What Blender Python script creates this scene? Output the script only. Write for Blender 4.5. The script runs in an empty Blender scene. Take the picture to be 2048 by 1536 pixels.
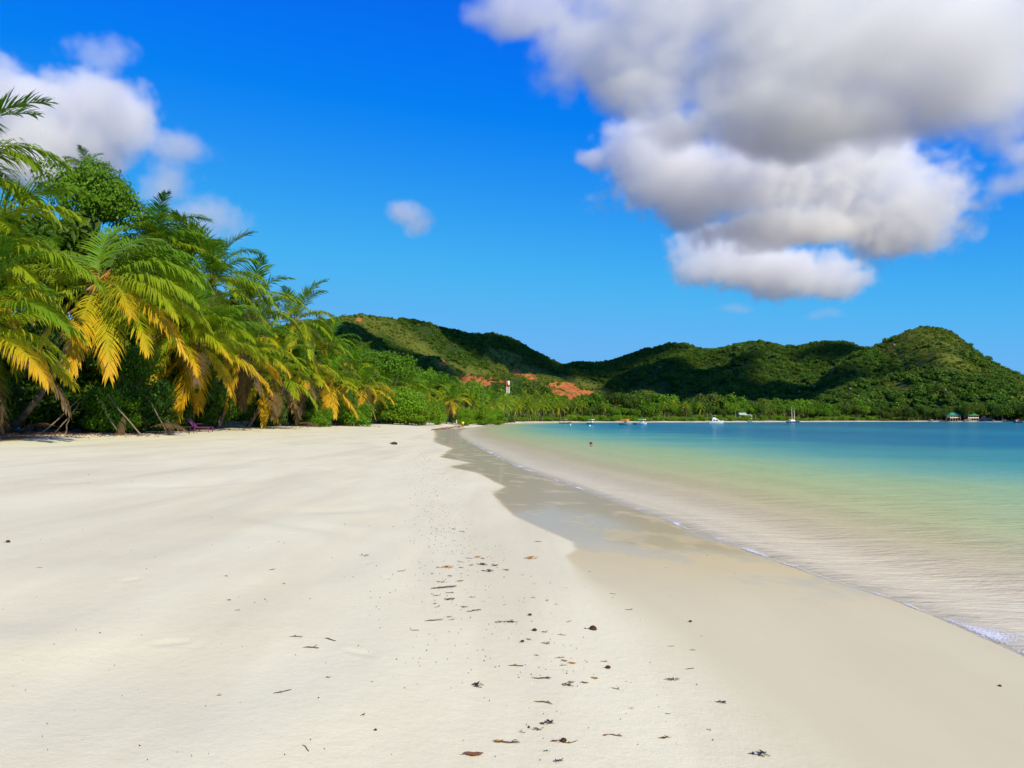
import bpy, bmesh, math, random
import numpy as np
from mathutils import Vector, Matrix, noise as mnoise

random.seed(7)
RNG = np.random.default_rng(7)
R = math.radians
scene = bpy.context.scene
COL = scene.collection

# ---------------------------------------------------------------- camera
CAM_Z = 2.2                     # lens height above the water level (z = 0)
FPX = 1500.0                    # focal length in pixels of the 2048 x 1536 photograph
HORIZON = 838.0                 # row of the horizon
PITCH = math.atan((HORIZON - 768.0) / FPX)
cam_data = bpy.data.cameras.new("camera")
cam_data.sensor_width = 36.0
cam_data.lens = 36.0 * FPX / 2048.0
cam_data.clip_start = 0.05
cam_data.clip_end = 60000.0
cam = bpy.data.objects.new("camera", cam_data)
COL.objects.link(cam)
cam.location = (0, 0, CAM_Z)
cam.rotation_euler = (math.pi / 2 + PITCH, 0, 0)
scene.camera = cam

# ---------------------------------------------------------------- sky and sun
SUN_EL = R(34.0)
SUN_AZ = R(152.0)               # compass angle of the sun seen from above, 0 = +Y, clockwise: behind the viewer, a little to the right
sun_dir = Vector((math.sin(SUN_AZ) * math.cos(SUN_EL), math.cos(SUN_AZ) * math.cos(SUN_EL), math.sin(SUN_EL)))
world = bpy.data.worlds.new("World")
scene.world = world
world.use_nodes = True
wn = world.node_tree
wn.nodes.clear()
w_out = wn.nodes.new("ShaderNodeOutputWorld")
w_bg = wn.nodes.new("ShaderNodeBackground")
w_sky = wn.nodes.new("ShaderNodeTexSky")
w_sky.sky_type = 'NISHITA'
w_sky.sun_disc = False
w_sky.sun_elevation = SUN_EL
w_sky.sun_rotation = SUN_AZ
w_sky.altitude = 0
w_sky.air_density = 1.0
w_sky.dust_density = 0.25
w_sky.ozone_density = 2.2
w_sep = wn.nodes.new("ShaderNodeSeparateColor")
w_com = wn.nodes.new("ShaderNodeCombineColor")
wn.links.new(w_sky.outputs[0], w_sep.inputs[0])
def w_math(op, a, b, c=None):
    n = wn.nodes.new("ShaderNodeMath"); n.operation = op
    for k, x in enumerate((a, b, c)):
        if x is None: continue
        if isinstance(x, (int, float)): n.inputs[k].default_value = x
        else: wn.links.new(x, n.inputs[k])
    return n.outputs[0]
# the same vivid colour grade of the clear sky in every direction
wn.links.new(w_math('SMOOTH_MIN', w_math('MAXIMUM', w_math('MULTIPLY', w_math('SUBTRACT', w_sep.outputs[0], 1.45), 0.42), 0.02), 1.5, 0.6), w_com.inputs[0])
wn.links.new(w_math('SMOOTH_MIN', w_math('SUBTRACT', w_math('MULTIPLY', w_sep.outputs[1], 1.12), 0.65), 4.6, 1.5), w_com.inputs[1])
wn.links.new(w_math('SMOOTH_MIN', w_math('MULTIPLY', w_sep.outputs[2], 2.55), 8.9, 2.5), w_com.inputs[2])
wn.links.new(w_com.outputs[0], w_bg.inputs[0])
w_bg.inputs[1].default_value = 0.10
wn.links.new(w_bg.outputs[0], w_out.inputs[0])

sun_data = bpy.data.lights.new("sun", 'SUN')
sun_data.energy = 5.0
sun_data.angle = R(0.53)
sun_data.color = (1.0, 0.88, 0.62)
sun = bpy.data.objects.new("sun", sun_data)
COL.objects.link(sun)
sun.rotation_euler = (-sun_dir).to_track_quat('-Z', 'Y').to_euler()
sun.location = (0, 0, 80)

scene.render.engine = 'CYCLES'
scene.view_settings.view_transform = 'Standard'
scene.view_settings.look = 'None'
scene.view_settings.exposure = 0.0
scene.view_settings.gamma = 1.0
cy = scene.cycles
cy.use_denoising = True
cy.max_bounces = 12
cy.diffuse_bounces = 3
cy.glossy_bounces = 3
cy.transmission_bounces = 4
cy.transparent_max_bounces = 12
cy.volume_bounces = 10
cy.volume_step_rate = 2.0
cy.volume_max_steps = 256
cy.sample_clamp_indirect = 6.0
cy.use_adaptive_sampling = True
cy.caustics_reflective = False
cy.caustics_refractive = False

def ray(px, py):
    """direction (world) through a pixel of the 2048 x 1536 photograph, scaled to unit depth y = 1"""
    u = (px - 1024.0) / FPX
    v = (768.0 - py) / FPX
    c, s = math.cos(PITCH), math.sin(PITCH)
    y = c - v * s
    z = s + v * c
    return u / y, z / y

def at_depth(px, py, y):
    a, b = ray(px, py)
    return Vector((a * y, y, CAM_Z + b * y))
# ---------------------------------------------------------------- clouds (fog volumes lit by the sun and the sky)
def cloud_material(density, aniso=0.2, col=(1, 1, 1)):
    m = bpy.data.materials.new("cloud_vapour")
    m.use_nodes = True
    nt = m.node_tree
    nt.nodes.clear()
    o = nt.nodes.new("ShaderNodeOutputMaterial")
    v = nt.nodes.new("ShaderNodeVolumePrincipled")
    v.inputs["Color"].default_value = (*col, 1)
    v.inputs["Density"].default_value = density
    v.inputs["Anisotropy"].default_value = aniso
    nt.links.new(v.outputs[0], o.inputs["Volume"])
    return m

def make_cloud(name, blobs, voxel, density, label, seed=0.0, noise_size=300.0, amp=1.2, soft=0.25, base=None, rough=0.62, pad=1.22, aniso=0.0):
    """blobs: (cx, cy, cz, rx, ry, rz) in metres; the vapour fills their union, eaten away by noise"""
    mn = [min(b[i] - b[i + 3] * pad for b in blobs) for i in range(3)]
    mx = [max(b[i] + b[i + 3] * pad for b in blobs) for i in range(3)]
    org = Vector([(a + b) / 2 for a, b in zip(mn, mx)])
    org.z = mn[2]
    me = bpy.data.meshes.new(name)
    bm = bmesh.new()
    bmesh.ops.create_cube(bm, size=1.0)
    bm.to_mesh(me); bm.free()
    ob = bpy.data.objects.new(name, me)
    ob.location = org
    COL.objects.link(ob)
    ng = bpy.data.node_groups.new("cloud_field", 'GeometryNodeTree')
    ng.interface.new_socket("Geometry", in_out='INPUT', socket_type='NodeSocketGeometry')
    ng.interface.new_socket("Geometry", in_out='OUTPUT', socket_type='NodeSocketGeometry')
    N = ng.nodes.new; L = ng.links.new
    go = N('NodeGroupOutput')
    vc = N('GeometryNodeVolumeCube')
    lo = Vector(mn) - org; hi = Vector(mx) - org
    vc.inputs['Min'].default_value = lo
    vc.inputs['Max'].default_value = hi
    for ax, i in zip('XYZ', range(3)):
        vc.inputs['Resolution ' + ax].default_value = max(8, int((hi[i] - lo[i]) / voxel))
    vc.inputs['Background'].default_value = 0.0
    pos = N('GeometryNodeInputPosition')
    def math_(op, a, b=None, c=None, clamp=False):
        n = N('ShaderNodeMath'); n.operation = op; n.use_clamp = clamp
        for k, x in enumerate((a, b, c)):
            if x is None: continue
            if isinstance(x, (int, float)): n.inputs[k].default_value = x
            else: L(x, n.inputs[k])
        return n.outputs[0]
    def vec(op, a, b):
        n = N('ShaderNodeVectorMath'); n.operation = op
        for k, x in enumerate((a, b)):
            if isinstance(x, (tuple, list, Vector)): n.inputs[k].default_value = tuple(x)
            else: L(x, n.inputs[k])
        return n
    # domain warp so that the lobes do not read as ellipsoids
    wz = N('ShaderNodeTexNoise'); wz.noise_dimensions = '3D'
    off = vec('ADD', pos.outputs[0], (seed * 913.0, seed * 517.0, seed * 131.0)).outputs[0]
    L(off, wz.inputs['Vector'])
    wz.inputs['Scale'].default_value = 0.8 / noise_size
    wz.inputs['Detail'].default_value = 3.0
    ws = vec('SUBTRACT', wz.outputs['Color'], (0.5, 0.5, 0.5)).outputs[0]
    wsc = vec('MULTIPLY', ws, (noise_size * 0.9, noise_size * 0.9, noise_size * 0.55)).outputs[0]
    p = vec('ADD', pos.outputs[0], wsc).outputs[0]
    env = None
    for b in blobs:
        c = Vector(b[:3]) - org
        d = vec('SUBTRACT', p, c).outputs[0]
        d = vec('DIVIDE', d, b[3:6]).outputs[0]
        ln = N('ShaderNodeVectorMath'); ln.operation = 'LENGTH'; L(d, ln.inputs[0])
        e = math_('SUBTRACT', 1.0, ln.outputs['Value'])
        env = e if env is None else math_('SMOOTH_MAX', env, e, 0.15)
    nz = N('ShaderNodeTexNoise'); nz.noise_dimensions = '3D'
    L(off, nz.inputs['Vector'])
    nz.inputs['Scale'].default_value = 1.0 / noise_size
    nz.inputs['Detail'].default_value = 9.0
    nz.inputs['Roughness'].default_value = rough
    nv = math_('MULTIPLY', math_('SUBTRACT', nz.outputs[0], 0.5), amp * 2.0)
    n2 = N('ShaderNodeTexNoise'); n2.noise_dimensions = '3D'
    L(off, n2.inputs['Vector'])
    n2.inputs['Scale'].default_value = 4.2 / noise_size
    n2.inputs['Detail'].default_value = 4.0
    n2.inputs['Roughness'].default_value = 0.6
    nv = math_('ADD', nv, math_('MULTIPLY', math_('SUBTRACT', n2.outputs[0], 0.5), amp * 1.05))
    f = math_('ADD', env, nv)
    d = math_('DIVIDE', f, soft, clamp=True)
    if base is not None:
        sep = N('ShaderNodeSeparateXYZ'); L(pos.outputs[0], sep.inputs[0])
        zb = math_('DIVIDE', math_('SUBTRACT', sep.outputs[2], base[0] - org.z), base[1], clamp=True)
        d = math_('MULTIPLY', d, zb)
    L(d, vc.inputs['Density'])
    sm = N('GeometryNodeSetMaterial')
    mat = cloud_material(density, aniso)
    sm.inputs['Material'].default_value = mat
    L(vc.outputs[0], sm.inputs[0])
    L(sm.outputs[0], go.inputs[0])
    mod = ob.modifiers.new("vapour", 'NODES')
    mod.node_group = ng
    me.materials.append(mat)
    ob['kind'] = 'structure'
    ob['label'] = label
    return ob

def pxblob(px, py, y, rpx, rpy, ry, thick=1.0):
    c = at_depth(px, py, y)
    return (c.x, c.y, c.z, rpx / FPX * y, ry, rpy / FPX * y)

Y = 2600.0
make_cloud("cloud", [
    pxblob(1640, 90, Y, 400, 180, 420), pxblob(1290, 60, Y, 210, 130, 330), pxblob(1900, 130, Y, 190, 180, 380), pxblob(1180, 110, Y, 120, 100, 220),
    pxblob(1040, 20, Y, 120, 50, 200), pxblob(1600, -110, Y, 560, 140, 420), pxblob(1260, 185, Y, 130, 40, 200), pxblob(1560, 240, Y, 300, 60, 320), pxblob(2000, 60, Y, 120, 150, 300),
], 10.0, 0.0078, "broad grey bellied cumulus cloud overhanging the upper right of the sky", seed=1.3, noise_size=330.0, amp=0.92, soft=0.45)
Y = 3900.0
make_cloud("cloud", [
    pxblob(1600, 345, Y, 290, 105, 330), pxblob(1310, 315, Y, 110, 95, 280), pxblob(1800, 430, Y, 135, 90, 300), pxblob(1700, 270, Y, 150, 70, 250),
    pxblob(1200, 325, Y, 60, 22, 120), pxblob(1420, 375, Y, 210, 75, 300), pxblob(1262, 240, Y, 36, 58, 120), pxblob(1600, 250, Y, 60, 50, 150), pxblob(1580, 455, Y, 180, 48, 240),
], 12.0, 0.0088, "bright billowing cumulus cloud below the big grey one at right", seed=2.6, noise_size=300.0, amp=0.92, soft=0.30)
Y = 5200.0
make_cloud("cloud", [
    pxblob(1570, 545, Y, 180, 50, 300), pxblob(1440, 485, Y, 110, 52, 200), pxblob(1660, 560, Y, 105, 34, 200),
    pxblob(1390, 535, Y, 50, 40, 150), pxblob(1540, 470, Y, 100, 50, 180), pxblob(1500, 515, Y, 120, 42, 200),
], 14.0, 0.0082, "small white cumulus cloud lowest of the stack above the bay", seed=3.7, noise_size=300.0, amp=0.95, soft=0.30)
Y = 3600.0
make_cloud("cloud", [
    pxblob(205, 215, Y, 90, 70, 300), pxblob(30, 215, Y, 150, 78, 330), pxblob(190, 300, Y, 75, 60, 240),
    pxblob(265, 250, Y, 40, 75, 180), pxblob(-120, 260, Y, 200, 130, 350), pxblob(90, 300, Y, 130, 80, 250),
], 11.0, 0.0085, "white cumulus cloud above the palms at the left edge", seed=4.2, noise_size=280.0, amp=0.92, soft=0.36)
make_cloud("cloud", [
    pxblob(350, 290, Y, 75, 36, 150), pxblob(320, 365, Y, 60, 60, 150), pxblob(400, 430, Y, 95, 50, 150),
    pxblob(210, 115, Y, 80, 36, 120),
], 11.0, 0.0055, "thin torn wisps of cloud right of the white left cloud", seed=5.5, noise_size=220.0, amp=1.1, soft=0.8)
make_cloud("cloud", [
    pxblob(815, 430, Y, 46, 30, 100), pxblob(835, 450, Y, 30, 30, 80),
], 8.0, 0.0085, "tiny lone puff of cloud in the blue left of centre", seed=6.1, noise_size=140.0, amp=0.9, soft=0.7)
make_cloud("cloud", [
    pxblob(2030, 365, Y, 60, 34, 120), pxblob(2060, 310, Y, 60, 34, 120),
], 11.0, 0.006, "thin wisp of cloud at the right edge of the sky", seed=7.7, noise_size=200.0, amp=1.0, soft=0.8)
make_cloud("cloud", [
    pxblob(1660, 630, 6500, 60, 14, 150), pxblob(1470, 615, 6500, 50, 10, 150),
], 16.0, 0.0016, "faint shreds of cloud just above the ridge", seed=8.2, noise_size=260.0, amp=0.8, soft=0.8)
# ---------------------------------------------------------------- material helpers
def new_mat(name):
    m = bpy.data.materials.new(name)
    m.use_nodes = True
    nt = m.node_tree
    nt.nodes.clear()
    return m, nt

class NT:
    """small helper to write shader node trees tersely"""
    def __init__(self, nt):
        self.nt = nt
    def n(self, t, **kw):
        x = self.nt.nodes.new(t)
        for k, v in kw.items():
            setattr(x, k, v)
        return x
    def put(self, sock, v):
        if isinstance(v, bpy.types.NodeSocket): self.nt.links.new(v, sock)
        elif isinstance(v, (tuple, list)) and len(v) == 3 and sock.type == 'RGBA': sock.default_value = (*v, 1)
        else: sock.default_value = v
    def math(self, op, a, b=None, c=None, clamp=False):
        x = self.n('ShaderNodeMath', operation=op, use_clamp=clamp)
        for k, v in enumerate((a, b, c)):
            if v is not None: self.put(x.inputs[k], v)
        return x.outputs[0]
    def mix(self, f, a, b, blend='MIX'):
        x = self.n('ShaderNodeMix', data_type='RGBA', blend_type=blend)
        self.put(x.inputs[0], f); self.put(x.inputs[6], a); self.put(x.inputs[7], b)
        return x.outputs[2]
    def ramp(self, f, stops, interp='LINEAR'):
        x = self.n('ShaderNodeValToRGB')
        self.put(x.inputs[0], f)
        cr = x.color_ramp
        cr.interpolation = interp
        while len(cr.elements) < len(stops): cr.elements.new(0.5)
        for e, (p, c) in zip(cr.elements, stops):
            e.position = p
            e.color = (*c, 1) if len(c) == 3 else c
        return x.outputs[0]
    def noise(self, scale, detail=4, rough=0.5, vec=None, dim='3D'):
        x = self.n('ShaderNodeTexNoise', noise_dimensions=dim)
        x.inputs['Scale'].default_value = scale
        x.inputs['Detail'].default_value = detail
        x.inputs['Roughness'].default_value = rough
        if vec is not None: self.put(x.inputs['Vector'], vec)
        return x
    def attr(self, name, kind='GEOMETRY'):
        return self.n('ShaderNodeAttribute', attribute_name=name, attribute_type=kind)
    def mapping(self, vec, scale=(1, 1, 1), rot=(0, 0, 0), loc=(0, 0, 0)):
        x = self.n('ShaderNodeMapping')
        self.put(x.inputs[0], vec)
        x.inputs['Location'].default_value = loc
        x.inputs['Rotation'].default_value = rot
        x.inputs['Scale'].default_value = scale
        return x.outputs[0]
    def geo_pos(self):
        return self.n('ShaderNodeNewGeometry').outputs['Position']
    def bump(self, h, strength=0.3, dist=0.02, normal=None):
        x = self.n('ShaderNodeBump')
        x.inputs['Strength'].default_value = strength
        x.inputs['Distance'].default_value = dist
        self.put(x.inputs['Height'], h)
        if normal is not None: self.put(x.inputs['Normal'], normal)
        return x.outputs[0]
    def principled(self, color, rough=0.6, spec=0.3, normal=None, metal=0.0):
        x = self.n('ShaderNodeBsdfPrincipled')
        self.put(x.inputs['Base Color'], color)
        self.put(x.inputs['Roughness'], rough)
        self.put(x.inputs['Specular IOR Level'], spec)
        self.put(x.inputs['Metallic'], metal)
        if normal is not None: self.put(x.inputs['Normal'], normal)
        return x
    def out(self, shader):
        o = self.n('ShaderNodeOutputMaterial')
        self.nt.links.new(shader, o.inputs['Surface'])

_plain = {}
def plain(name, color, rough=0.6, spec=0.3, vary=0.15, scale=8.0, metal=0.0):
    """a plain coloured surface with a little uneven tone and relief"""
    if name in _plain: return _plain[name]
    m, nt = new_mat(name)
    t = NT(nt)
    nz = t.noise(scale, 5, 0.6, t.n('ShaderNodeTexCoord').outputs['Object'])
    c = t.mix(nz.outputs[0], tuple(x * (1 - vary) for x in color), tuple(min(1, x * (1 + vary)) for x in color))
    t.out(t.principled(c, rough, spec, t.bump(nz.outputs[0], 0.15, 0.01), metal).outputs[0])
    _plain[name] = m
    return m

def mesh_obj(name, verts, faces, mat=None, parent=None, smooth=False, loc=None):
    me = bpy.data.meshes.new(name)
    me.from_pydata([tuple(v) for v in verts], [], [tuple(f) for f in faces])
    if smooth:
        me.polygons.foreach_set('use_smooth', [True] * len(me.polygons))
    me.update()
    ob = bpy.data.objects.new(name, me)
    if mat: me.materials.append(mat)
    COL.objects.link(ob)
    if parent: ob.parent = parent
    if loc is not None: ob.location = loc
    return ob

def np_mesh(name, V, F, mat=None, smooth=True):
    """mesh from numpy arrays; F is (n, 3) or (n, 4)"""
    me = bpy.data.meshes.new(name)
    V = np.asarray(V, np.float32); F = np.asarray(F, np.int32)
    n, k = F.shape
    me.vertices.add(len(V)); me.vertices.foreach_set('co', V.ravel())
    me.loops.add(n * k); me.loops.foreach_set('vertex_index', F.ravel())
    me.polygons.add(n)
    me.polygons.foreach_set('loop_start', np.arange(0, n * k, k, dtype=np.int32))
    me.polygons.foreach_set('loop_total', np.full(n, k, np.int32))
    me.polygons.foreach_set('use_smooth', np.full(n, smooth, bool))
    me.update(calc_edges=True)
    if mat: me.materials.append(mat)
    return me

def set_attr(me, name, vals):
    a = me.attributes.new(name, 'FLOAT', 'POINT')
    a.data.foreach_set('value', np.asarray(vals, np.float32))

def link(name, me, parent=None, loc=None):
    ob = bpy.data.objects.new(name, me)
    COL.objects.link(ob)
    if parent: ob.parent = parent
    if loc is not None: ob.location = loc
    return ob

def tag(o, label=None, cat=None, group=None, kind=None):
    if label: o['label'] = label
    if cat: o['category'] = cat
    if group: o['group'] = group
    if kind: o['kind'] = kind
    return o

def empty(name, loc, rz=0.0):
    o = bpy.data.objects.new(name, None)
    o.empty_display_size = 0.3
    COL.objects.link(o)
    o.location = loc
    o.rotation_euler = (0, 0, rz)
    return o

# value noise for numpy arrays
def vnoise(x, y, seed=0):
    xi = np.floor(x).astype(np.int64); yi = np.floor(y).astype(np.int64)
    fx = x - xi; fy = y - yi
    fx = fx * fx * fx * (fx * (fx * 6 - 15) + 10); fy = fy * fy * fy * (fy * (fy * 6 - 15) + 10)
    def h(a, b):
        n = (a * 374761393 + b * 668265263 + seed * 1442695041) & 0x7fffffff
        n = ((n ^ (n >> 13)) * 1274126177) & 0x7fffffff
        n = n ^ (n >> 16)
        return (n & 0xffff) / 65535.0
    a = h(xi, yi); b = h(xi + 1, yi); c = h(xi, yi + 1); d = h(xi + 1, yi + 1)
    return (a * (1 - fx) + b * fx) * (1 - fy) + (c * (1 - fx) + d * fx) * fy

def fbm(x, y, oct=4, seed=0, gain=0.5):
    s = 0.0; amp = 1.0; tot = 0.0
    for i in range(oct):
        s = s + amp * vnoise(x * 2 ** i + 17.3 * i, y * 2 ** i - 9.1 * i, seed + i); tot += amp; amp *= gain
    return s / tot

def smooth01(t):
    t = np.clip(t, 0, 1)
    return t * t * (3 - 2 * t)

# ---------------------------------------------------------------- shoreline
def on_water(px, py):
    a, b = ray(px, py)
    y = CAM_Z / -b
    return (a * y, y)

SHORE = [(300, -1500), (60, -500), (14, -120), (7.2, -30), (5.4, -6), (5.05, 2)]
SHORE += [on_water(*p) for p in [(2048, 1303), (1960, 1262), (1800, 1198), (1640, 1150), (1520, 1105), (1450, 1085), (1340, 1040),
          (1250, 1010), (1130, 965), (1040, 935), (980, 905), (935, 882), (917, 870), (918, 863), (934, 857), (960, 852.5), (1000, 848)]]
SHORE += [(9, 420), (36, 490), (75, 505), (125, 515), (175, 550), (235, 600), (318, 655), (362, 590), (380, 500), (450, 430), (640, 380), (1100, 300), (2500, 100), (5000, -800)]
SHORE = np.array(SHORE, float)
def smooth_poly(P, it=2):
    for _ in range(it):
        q = [P[0]]
        for a, b in zip(P[:-1], P[1:]):
            q += [a * 0.75 + b * 0.25, a * 0.25 + b * 0.75]
        q.append(P[-1]); P = np.array(q)
    return P
SHORE = smooth_poly(SHORE)

def sdf_poly(P, x, y):
    """distance to the open line P, positive on its left-hand side (here: land), chunked"""
    x = np.asarray(x, float).ravel(); y = np.asarray(y, float).ravel()
    if len(x) <= 4000:
        A = P[:-1]; D = P[1:] - P[:-1]
        qx = x[:, None] - A[:, 0]; qy = y[:, None] - A[:, 1]
        t = np.clip((qx * D[:, 0] + qy * D[:, 1]) / (D ** 2).sum(1), 0, 1)
        d = (qx - t * D[:, 0]) ** 2 + (qy - t * D[:, 1]) ** 2
        k = d.argmin(1); r_ = np.arange(len(x))
        cr = D[k, 0] * qy[r_, k] - D[k, 1] * qx[r_, k]
        return np.sqrt(d[r_, k]) * np.where(cr >= 0, 1, -1)
    best = np.full(x.shape, 1e18); side = np.zeros(x.shape)
    for (ax, ay), (bx, by) in zip(P[:-1], P[1:]):
        dx, dy = bx - ax, by - ay
        L2 = dx * dx + dy * dy
        t = np.clip(((x - ax) * dx + (y - ay) * dy) / L2, 0, 1)
        qx = x - (ax + t * dx); qy = y - (ay + t * dy)
        d = qx * qx + qy * qy
        cr = dx * (y - ay) - dy * (x - ax)
        m = d < best - 1e-9
        best[m] = d[m]; side[m] = cr[m]
    return np.sqrt(best) * np.where(side >= 0, 1, -1)

def shore_s(x, y):
    x = np.asarray(x, float); y = np.asarray(y, float)
    s = sdf_poly(SHORE, x, y).reshape(x.shape)
    return s

# a few half blown over footprints in the dry sand (x, y, heading)
_fr = random.Random(12)
FOOTPRINTS = []
for k in range(22):
    FOOTPRINTS.append((_fr.uniform(-7, -0.5), _fr.uniform(5, 15), _fr.uniform(0, 3.14)))

def beach_z(s, x, y):
    land = 1.55 * (1 - np.exp(-(np.maximum(s, 0) / 14.0) ** 1.15)) + 0.012 * np.maximum(s - 60, 0)
    sea = -np.minimum(0.085 * np.maximum(-s, 0), 5 + 0.002 * np.maximum(-s, 0))
    z = np.where(s > 0, land, sea)
    # gentle wind and swash undulations of the dry sand
    far = np.exp(-np.hypot(x, y) / 60.0)
    dry = smooth01((s - 3.5) / 5.0)
    u = (x * 0.985 + y * 0.17); v = (-x * 0.17 + y * 0.985)
    w = fbm(u * 0.35 + 0.8 * fbm(v * 0.2, u * 0.1, 2, 5), v * 0.09, 3, 11) - 0.5
    r = np.sin((u + 1.4 * (fbm(u * 0.22, v * 0.16, 3, 3) - 0.5) * 4) * 2 * np.pi / 1.55)
    z = z + dry * far * (0.045 * w + 0.026 * r * smooth01(fbm(u * 0.12, v * 0.12, 2, 21) * 2.4 - 0.7))
    for fx, fy, fa in FOOTPRINTS:
        m = (np.abs(x - fx) < 0.4) & (np.abs(y - fy) < 0.4)
        if m.any():
            dx = x[m] - fx; dy = y[m] - fy
            p = dx * math.cos(fa) + dy * math.sin(fa); q = -dx * math.sin(fa) + dy * math.cos(fa)
            e = (p / 0.13) ** 2 + (q / 0.055) ** 2
            z[m] += -0.007 * np.exp(-e ** 2) + 0.003 * np.exp(-(np.sqrt(e) - 1.5) ** 2 * 6)
    z = z + smooth01((s - 9) / 10) * 0.07 * (fbm(x * 0.11, y * 0.11, 3, 31) - 0.5)
    return z

def ground_z(x, y):
    x = np.array([x], float); y = np.array([y], float)
    return float(beach_z(shore_s(x, y), x, y)[0])

def on_ground(px, py):
    """point of the beach seen through a pixel"""
    a, b = ray(px, py)
    ys = np.concatenate([np.geomspace(2.0, 400, 420)])
    zs = beach_z(shore_s(a * ys, ys), a * ys, ys)
    rz = CAM_Z + b * ys
    i = int(np.argmax(rz <= zs))
    if i == 0: i = len(ys) - 1
    y0, y1 = ys[i - 1], ys[i]
    f0, f1 = rz[i - 1] - zs[i - 1], rz[i] - zs[i]
    t = f0 / (f0 - f1) if f0 != f1 else 0
    y = y0 + t * (y1 - y0)
    return Vector((a * y, y, ground_z(a * y, y)))

# line where the last swash stopped: the sand is wet on its seaward side
WET_PX = [(868, 858), (872, 870), (868, 884), (905, 897), (880, 914), (940, 925), (898, 934), (955, 946), (1012, 974), (986, 984), (1000, 1006), (1030, 1032),
          (1095, 1062), (1148, 1084), (1152, 1100), (1132, 1112), (1168, 1160), (1235, 1210), (1330, 1270), (1420, 1340), (1500, 1400), (1600, 1480), (1680, 1536)]

def polar_grid(r0, r1, nr, a0, a1, na):
    r = np.geomspace(r0, r1, nr)
    a = np.linspace(a0, a1, na)
    rr, aa = np.meshgrid(r, a, indexing='ij')
    idx = np.arange(nr * na).reshape(nr, na)
    F = np.stack([idx[:-1, :-1], idx[1:, :-1], idx[1:, 1:], idx[:-1, 1:]], -1).reshape(-1, 4)
    return (rr * np.sin(aa)).ravel(), (rr * np.cos(aa)).ravel(), F[:, ::-1]

def fan_angles(core, fine, coarse):
    """fine steps in front of the camera, coarse ones behind"""
    a = list(np.arange(-core, core + 1e-9, fine))
    b = list(np.arange(core, 2 * math.pi - core, coarse))[1:]
    return np.array(a + b + [2 * math.pi - core])

def fan_grid(radii, angles):
    rr, aa = np.meshgrid(radii, angles, indexing='ij')
    nr, na = len(radii), len(angles)
    idx = np.arange(nr * na).reshape(nr, na)
    F = np.stack([idx[:-1, :-1], idx[1:, :-1], idx[1:, 1:], idx[:-1, 1:]], -1).reshape(-1, 4)
    return (rr * np.sin(aa)).ravel(), (rr * np.cos(aa)).ravel(), F[:, ::-1]

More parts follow.
